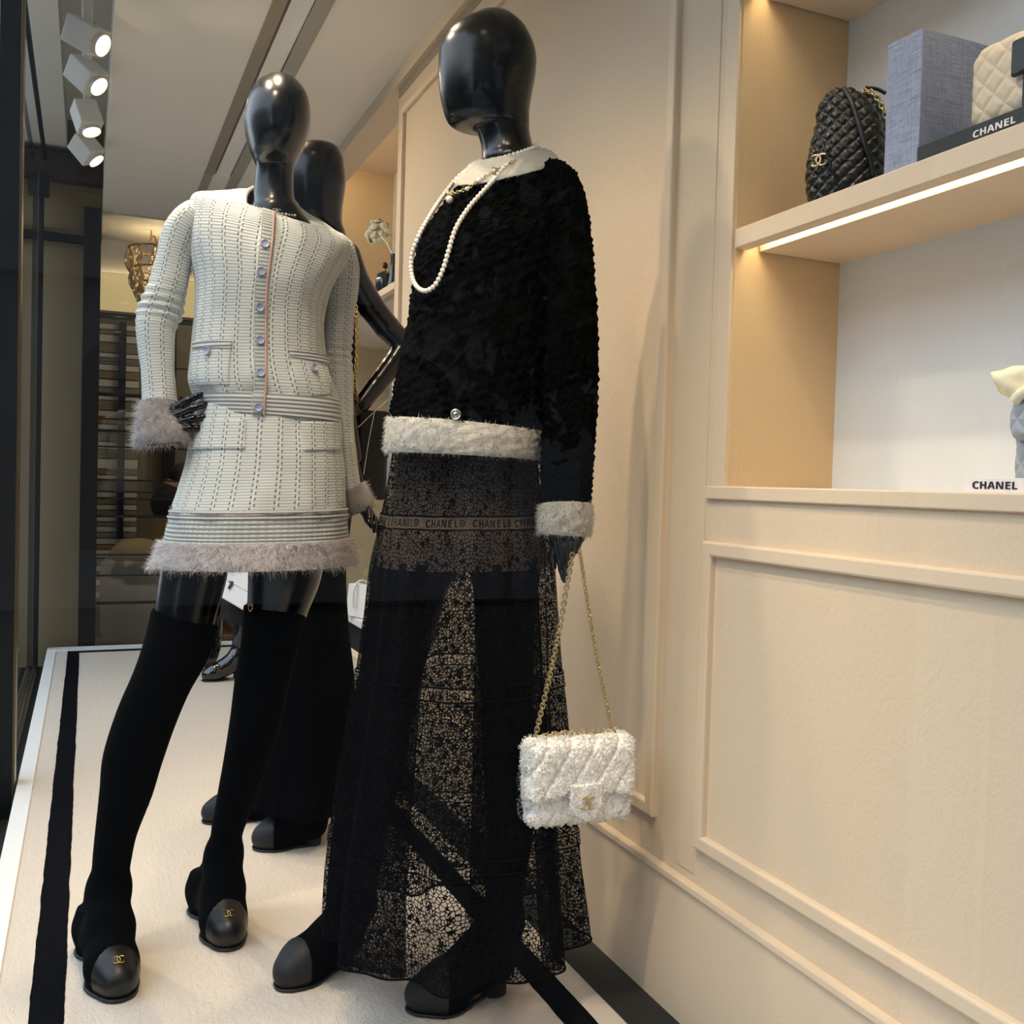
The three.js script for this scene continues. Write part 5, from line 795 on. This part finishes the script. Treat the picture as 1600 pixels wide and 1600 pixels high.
facade('grey stone building across the street with arched windows', 42, 3, [8, STREET, 11], PI);
facade('grey stone building beyond the side window of the shop', 30, 2, [-16, STREET, -4], PI / 2);
{
  const t = thing('tree', 'leafy street tree mirrored in the shop window', 'tree', [3.6, STREET, 4.6]), r = rng(77), tr = [V(0, 0, 0), V(0.05, 1.2, 0.03), V(-0.03, 2.2, 0.05), V(0.1, 3.4, 0)];
  part('trunk', merge([tube(tr, 0.11, 20, 10), ...[0, 1, 2, 3, 4, 5].map((i) => { const a = i * 1.05; return tube([V(0, 1.9 + i * 0.2, 0.04), V(Math.cos(a) * 0.6, 2.5 + i * 0.2, Math.sin(a) * 0.6), V(Math.cos(a) * 1.4, 3.0 + i * 0.22, Math.sin(a) * 1.4)], 0.04, 12, 6); })]), std({ color: hex('#2c261f'), roughness: 0.95 }), t);
  const lg = new THREE.BufferGeometry(); lg.setAttribute('position', new THREE.Float32BufferAttribute([0, 0, 0, 0.045, 0.06, 0.008, 0, 0.16, 0, -0.045, 0.06, 0.008], 3)); lg.setIndex([0, 1, 2, 0, 2, 3]); lg.computeVertexNormals();
  const n = 9000, im = new THREE.InstancedMesh(lg, std({ color: hex('#25331c'), roughness: 0.7, side: THREE.DoubleSide }), n), m4 = new THREE.Matrix4(), q = new THREE.Quaternion();
  for (let i = 0; i < n; i++) { const a = r() * 2 * PI, b = Math.acos(2 * r() - 1), k = Math.pow(r(), 0.45) * (0.75 + 0.35 * N3(Math.cos(a) * 1.6, Math.cos(b) * 1.6, Math.sin(a) * 1.6)); q.setFromEuler(new THREE.Euler(r() * 7, r() * 7, r() * 7)); m4.compose(V(Math.sin(b) * Math.cos(a) * 2.5 * k, 3.1 + Math.cos(b) * 2.1 * k, Math.sin(b) * Math.sin(a) * 2.2 * k), q, V(1, 1, 1).multiplyScalar(0.8 + r() * 0.7)); im.setMatrixAt(i, m4); }
  im.name = 'foliage'; im.userData.kind = 'stuff'; im.castShadow = true; t.add(im);
}
// roof and outer walls that close the shop
struct('shop_roof', bx(-0.6, 6, 3.05, 3.4, -12, 0.3), M.ceiling);
struct('wall_front', bx(1.56, 6, STREET, 3.4, -0.37, 0.3), M.wall);
// ---------------------------------------------------------------- the shop beyond the glass partition
struct('shop_floor', metric(new THREE.BoxGeometry(7.5, 0.1, 6).translate(2.2, STREET - 0.05, -9.2)), M.wood);
{ const g = new THREE.Group(); g.name = 'floorboards'; g.userData.kind = 'structure'; scene.add(g); for (let i = 0; i < 26; i++) struct('plank', bx(-1.2, 3.4, STREET, STREET + 0.006, -6.32 - i * 0.13 - 0.124, -6.32 - i * 0.13, 0.002), M.wood, g); }
struct('shop_wall_back', bx(-1.6, 6, STREET, 3.05, -12.2, -12), std({ color: hex('#8a8068'), roughness: 0.8 }));
struct('shop_wall_left', bx(-1.7, -1.5, STREET, 3.05, -12, -6.2), std({ color: hex('#7c735c'), roughness: 0.8 }));
struct('shop_wall_right', bx(3.4, 3.6, STREET, 3.05, -12, -6.25), M.wall);
struct('shop_ceiling', bx(-1.6, 3.6, 2.75, 3.05, -12, -6.19), M.ceiling);
const Q = (px, py, z) => onAxis(px, py, 2, z);
{ // warm lit wall band behind the chandelier
  const a = Q(150, 424, -9.4), b = Q(318, 498, -9.4);
  const s = thing('light_box', 'long softly glowing cream wall lamp behind the chandelier', 'lamp', [0, 0, 0]);
  part('lamp_panel', bx(a.x, b.x, b.y, a.y, -9.42, -9.40, 0.004), std({ color: hex('#d8c48a'), emissive: new THREE.Color(0.62, 0.49, 0.24), emissiveIntensity: 0.55, roughness: 0.8 }), s); part('housing', bx(a.x - 0.02, b.x + 0.02, b.y - 0.02, a.y + 0.02, -9.55, -9.425), M.olive, s);
  const l = new THREE.RectAreaLight(new THREE.Color(1, 0.8, 0.48), 1.2, b.x - a.x, a.y - b.y); l.position.set((a.x + b.x) / 2, (a.y + b.y) / 2, -9.38); l.rotation.y = PI; scene.add(l);
  const c = Q(150, 344, -9.4); struct('shop_soffit', bx(c.x - 0.4, 3.4, a.y + 0.03, c.y, -9.9, -9.40), std({ color: hex('#75694c'), roughness: 0.8 }));
}
{ // crystal chandelier
  const c = Q(233, 420, -7.6), t = thing('chandelier', 'gold chandelier with smoky crystal drops, hanging behind the arm of the cardigan', 'chandelier', c.toArray()), r = rng(5), glassM = phy({ color: hex('#d9c9a8'), roughness: 0.08, transmission: 0.75, thickness: 0.02, ior: 1.5 }), k = 7.6 / FOCAL;
  part('stem', merge([rod(V(0.01, 0.22, 0), V(0.01, 1.4, 0), 0.006), tube([V(0, 0.2, 0), V(0.03, 0.24, 0), V(0.05, 0.19, 0)], 0.006, 16, 6)]), M.gold, t);
  const rings = []; for (const [y, rr] of [[0.14, 0.20], [0.0, 0.17], [-0.1, 0.12]]) rings.push(new THREE.TorusGeometry(rr, 0.008, 8, 40).rotateX(PI / 2).translate(0.06, y, 0)); part('frame', merge(rings), M.gold, t);
  const drop = new THREE.LatheGeometry([[0, 0], [0.012, 0.012], [0.030, 0.05], [0.034, 0.09], [0.022, 0.135], [0.006, 0.16], [0, 0.162]].map(([x, y]) => new THREE.Vector2(x, y)), 8).translate(0, -0.16, 0), cap = new THREE.SphereGeometry(0.014, 10, 8);
  for (const [y, rr, n, o] of [[0.14, 0.20, 11, 0], [0.0, 0.17, 9, 0.3], [-0.1, 0.12, 7, 0.1]]) for (let i = 0; i < n; i++) { const a = i / n * 2 * PI + o; const d = part('crystal_drop', drop, glassM, t); d.position.set(0.06 + Math.cos(a) * rr, y - 0.01, Math.sin(a) * rr); d.rotation.y = r() * 3; d.scale.setScalar(0.85 + r() * 0.4); part('cap', cap, M.gold, d); }
  const bulb = part('bulb', new THREE.SphereGeometry(0.022, 16, 12).translate(0.06, 0.05, 0), M.lampGlow, t); const l = new THREE.PointLight(new THREE.Color(1, 0.78, 0.45), 0.22); l.position.copy(c).add(V(0.06, 0.05, 0)); l.castShadow = true; scene.add(l);
}
{ // slatted window blind and its uprights
  const t = thing('slat_blind', 'wide window blind of white and tan slats behind the seated person', 'blind', [0, 0, -9.0]), r = rng(12), top = Q(150, 505, -9).y, bot = Q(150, 948, -9).y, x0 = Q(148, 700, -9).x, x1 = Q(215, 700, -9).x, wht = std({ color: hex('#b9b7ae'), roughness: 0.7 }), tan = std({ color: hex('#806a44'), roughness: 0.7 }), gry = std({ color: hex('#77705c'), roughness: 0.7 });
  let y = top, i = 0; while (y > bot) { const h = 0.035 + r() * 0.055; part('slat', bx(x0 - 0.1, x1, y - h + 0.008, y, -0.012, 0.012, 0.003), [wht, tan, wht, gry, wht, gry][i % 6], t); y -= h; i++; }
  part('backing', bx(x0 - 0.1, 1.6, bot, top + 0.05, -0.05, -0.03), std({ color: hex('#6d6550'), roughness: 0.8 }), t);
  const xm = Q(190, 650, -8.95).x; part('upright', bx(xm - 0.028, xm + 0.028, Q(190, 842, -8.95).y, top + 0.02, 0.03, 0.07), M.blackFrame, t); const xn = Q(264, 700, -8.9).x; part('upright', bx(xn - 0.05, xn + 0.05, Q(264, 800, -8.9).y, top, 0.03, 0.09), M.blackFrame, t);
}
{ // armchair
  const z = -7.7, a = Q(153, 850, z), b = Q(262, 850, z), t = thing('armchair', 'rounded beige upholstered armchair standing on the wooden shop floor', 'armchair', [(a.x + b.x) / 2 + 0.12, STREET + 0.006, z]), W = (b.x - a.x) / 2 + 0.1, top = Q(165, 874, z).y - STREET, fab = std({ color: hex('#8a7f6b'), roughness: 0.95, bumpMap: T.fuzz, bumpScale: 0.001 });
  const shell = new THREE.Shape(); shell.absarc(0, 0, W, 0, 2 * PI); const hole = new THREE.Path(); hole.absarc(0, 0.0, W - 0.09, 0, 2 * PI); 
  const pr = [[W * 0.86, 0.03], [W * 0.9, 0.05], [W, 0.32], [W * 1.02, top * 0.85], [W, top - 0.03], [W - 0.03, top], [W - 0.07, top - 0.01], [W - 0.1, top - 0.06], [W - 0.1, 0.4], [0, 0.4]].map(([x, y]) => new THREE.Vector2(Math.max(0, x), y));
  part('shell', new THREE.LatheGeometry(pr, 48), fab, t); part('cushion', new THREE.LatheGeometry([[0, 0.38], [W - 0.13, 0.38], [W - 0.105, 0.41], [W - 0.12, 0.47], [W - 0.2, 0.49], [0, 0.495]].map(([x, y]) => new THREE.Vector2(x, y)), 40), fab, t);
  part('back_cushion', new THREE.SphereGeometry(1, 32, 20).scale(W * 0.62, 0.14, 0.14).translate(-W * 0.22, top + 0.0, -0.16), std({ color: hex('#a08a62'), roughness: 0.95 }), t, 'tan back cushion');
  part('base', new THREE.CylinderGeometry(W * 0.84, W * 0.84, 0.035, 40).translate(0, 0.0175, 0), M.blackFrame, t);
}
{ // seated person, bent forward
  const z = -8.0, P3 = (x, y, o = 0) => Q(x, y, z + o), k = 8 / FOCAL, q = (x, y, r, o = 0) => [P3(x, y, o), r * k], t = thing('person', 'seated person in dark top and tan trousers, half hidden behind the skirt', 'person');
  const torso = [q(278, 806, 26), q(270, 786, 27), q(272, 772, 20)], legs = [q(262, 846, 24), q(272, 816, 26), q(285, 822, 24), q(310, 850, 18)], legs2 = [q(262, 850, 22, -0.14), q(290, 850, 18, -0.2), q(315, 870, 14, -0.2)], armA = [q(286, 790, 11, 0.16), q(268, 832, 8.5, 0.17), q(246, 862, 7, 0.13)], head = [q(292, 744, 15), q(290, 756, 13)];
  const w = P3(246, 862, 0.13), h = handSegs(w, V(-0.8, -0.6, 0.1), V(-0.4, 0.6, 0.6), V(0, 0.3, 1), 0.95, [0.4, 0.45, 0.5, 0.5], 0.4);
  const skin = std({ color: hex('#a97f62'), roughness: 0.6 });
  const body = merge([netOf(chain([...torso, ...head]), [...torso, ...head], 0.05, 0.012), netOf(chain(armA), armA, 0.02, 0.01), netOf(h.segs, h.pts, 0.006, 0.004), netOf(chain(legs), legs, 0.03, 0.012)]); part('body', body, skin, t);
  const tp = torso.map(([c, r]) => [c, r + 0.012]), sl = armA.slice(0, 2).map(([c, r]) => [c, r + 0.01]); sl[1] = [sl[0][0].clone().lerp(sl[1][0], 0.5), sl[1][1]];
  part('shirt', netOf([...chain(tp), ...chain(sl)], [...tp, ...sl], 0.04, 0.012), std({ color: hex('#221f22'), roughness: 0.9 }), t, 'dark short sleeved top');
  const tr = (l) => l.map(([c, r]) => [c, r + 0.01]); part('trousers', netOf([...chain(tr(legs)), ...chain(tr(legs2))], [...tr(legs), ...tr(legs2)], 0.02, 0.012), std({ color: hex('#9c8156'), roughness: 0.9 }), t, 'tan trousers');
  part('hair', netOf([ell(P3(287, 746, 0), 0.11, 0.115, 0.11)], [[P3(287, 746), 0.12]], 0, 0.01), std({ color: hex('#1a1412'), roughness: 0.8 }), t);
}
{ // ceiling light of the shop
  const t = thing('ceiling_lamp', 'flat square ceiling lamp in the shop beyond the partition', 'lamp', [1.2, 2.72, -8.0]); part('lamp_panel', bx(-0.5, 0.5, 0, 0.02, -0.5, 0.5, 0.005), std({ color: 0xffffff, emissive: new THREE.Color(1, 0.85, 0.6), emissiveIntensity: 0.8 }), t); part('frame', bx(-0.54, 0.54, 0.01, 0.05, -0.54, 0.54, 0.005), M.fixture, t);
  const l = new THREE.RectAreaLight(new THREE.Color(1, 0.82, 0.56), 2.2, 1, 1); l.position.set(1.2, 2.715, -8.0); l.rotation.x = -PI / 2; scene.add(l);
}
// ---------------------------------------------------------------- the deep niche: counter, shelf things
{
  const t = thing('counter', 'low white-topped display counter set in the far niche', 'counter', [1.14, 0, -4.3]);
  part('top', bx(0, 0.375, 0.325, 0.36, -0.9, 0, 0.004), M.white, t); part('base', bx(0.06, 0.375, 0.0, 0.325, -0.9, -0.03), std({ color: hex('#3a3936'), roughness: 0.7 }), t, 'dark grey base');
  const b = thing('handbag', 'small white concertina-sided bag standing on the far counter', 'handbag', [1.175, 0.36, -4.42], 0.35);
  const fan = []; for (let i = 0; i < 4; i++) fan.push(new RoundedBoxGeometry(0.011, 0.15, 0.15, 2, 0.004).rotateZ((i - 1.5) * 0.06).translate((i - 1.5) * 0.018, 0.078, 0)); part('gusset', merge(fan), M.white, b); part('flap', tube([V(-0.05, 0.05, 0), V(-0.046, 0.13, 0), V(-0.02, 0.168, 0), V(0.02, 0.165, 0), V(0.036, 0.14, 0)], 0.006, 24, 8).scale(1, 1, 1), M.white, b);
  const pts = new THREE.CatmullRomCurve3([V(0.0, 0.165, 0), V(0.015, 0.20, 0), V(0.03, 0.225, 0), V(0.05, 0.19, 0), V(0.05, 0.1, 0.02)]), lk = new THREE.TorusGeometry(0.006, 0.002, 6, 12).scale(1.3, 1, 1); for (let i = 0; i <= 20; i++) { const m = part('chain_link', lk, M.paleGold, b); m.position.copy(pts.getPointAt(i / 20)); m.rotation.set(i % 2 ? 0.8 : -0.6, 0, 1.2); }
}
{
  const Y = 1.735, at = (px, py, x = 1.09) => onAxis(px, py, 0, x);
  const f = at(592, 365), v0 = at(614, 418), t = thing('bud_vase', 'slim dark glass bud vase on the far shelf', 'vase', [v0.x, Y, v0.z]); part('vase', new THREE.LatheGeometry([[0, 0], [0.022, 0], [0.024, 0.01], [0.013, 0.06], [0.010, 0.11], [0.012, 0.13], [0.009, 0.13], [0.007, 0.11], [0, 0.02]].map(([x, y]) => new THREE.Vector2(x, y)), 28).scale(1, 1.15, 1), phy({ color: hex('#1c2a30'), roughness: 0.1, clearcoat: 1 }), t);
  const fl = thing('flower', 'cream white ruffled flower on a pale stem leaning from the vase', 'flower', f.toArray()), base = V(v0.x - f.x, Y + 0.14 - f.y, v0.z - f.z), r = rng(8); part('stem', tube([V(0, -0.01, 0), base.clone().multiplyScalar(0.5).add(V(0, 0.012, 0.0)), base], 0.0028, 20, 6), M.cream, fl);
  const petal = new THREE.SphereGeometry(0.017, 9, 5, 0, 2 * PI, 0, 1.25).translate(0, -0.008, 0), pm = phy({ color: hex('#f4efd6'), roughness: 0.9, side: THREE.DoubleSide }); for (let i = 0; i < 80; i++) { const m = part('petal', petal, pm, fl), a = i * 2.4, e = 1.5 - i / 80 * 2.5, d = V(Math.cos(a) * Math.cos(e), Math.sin(e), Math.sin(a) * Math.cos(e)); m.quaternion.setFromUnitVectors(UP, d.clone().add(V(r() - 0.5, r() - 0.5, r() - 0.5).multiplyScalar(1.5)).normalize()); m.position.copy(d.multiplyScalar(0.018 + 0.036 * r())); m.scale.set(0.8 + r() * 0.4, 1, 0.8 + r() * 0.4); }
  const b0 = at(601, 440, 1.070), bt = thing('perfume_bottle', 'round-shouldered black perfume bottle with gold collar on the far shelf', 'bottle', [b0.x, Y, b0.z]); part('bottle', new THREE.LatheGeometry([[0, 0], [0.034, 0], [0.037, 0.006], [0.037, 0.05], [0.031, 0.075], [0.012, 0.088], [0, 0.088]].map(([x, y]) => new THREE.Vector2(x, y)), 32), phy({ color: hex('#0a0a0b'), roughness: 0.15, clearcoat: 1 }), bt); part('collar', new THREE.CylinderGeometry(0.008, 0.008, 0.01, 20).translate(0, 0.093, 0), M.gold, bt); part('stopper', new THREE.SphereGeometry(0.011, 16, 12).scale(1, 1.3, 1).translate(0, 0.11, 0), M.plinth, bt);
  const d0 = at(584, 447, 1.07), dt = thing('trinket_box', 'little white lidded trinket box left of the black bottle', 'box', [d0.x, Y, d0.z]); part('box', new RoundedBoxGeometry(0.055, 0.03, 0.07, 3, 0.008).translate(0, 0.015, 0), M.white, dt); part('lid', new RoundedBoxGeometry(0.058, 0.012, 0.073, 3, 0.005).translate(0, 0.034, 0), M.white, dt); part('knob', new THREE.SphereGeometry(0.007, 12, 10).translate(0, 0.045, 0), M.edgePink, dt);
  const s0 = at(578, 446, 1.13), st = thing('sunglasses', 'dark sunglasses folded on the far shelf behind the trinket box', 'glasses', [s0.x, Y, s0.z], 0.5); part('frame', merge([new THREE.TorusGeometry(0.024, 0.004, 8, 24).translate(-0.03, 0.03, 0), new THREE.TorusGeometry(0.024, 0.004, 8, 24).translate(0.03, 0.03, 0), tube([V(-0.008, 0.036, 0), V(0, 0.04, 0), V(0.008, 0.036, 0)], 0.003, 8, 6)]), M.plinth, st); part('lens', merge([new THREE.CircleGeometry(0.023, 24).translate(-0.03, 0.03, 0), new THREE.CircleGeometry(0.023, 24).translate(0.03, 0.03, 0)]), M.patent, st); part('temple', merge([rod(V(-0.054, 0.034, 0), V(-0.05, 0.006, -0.1), 0.003), rod(V(0.054, 0.034, 0), V(0.05, 0.006, -0.1), 0.003)]), M.plinth, st);
}
renderer.render(scene, camera);
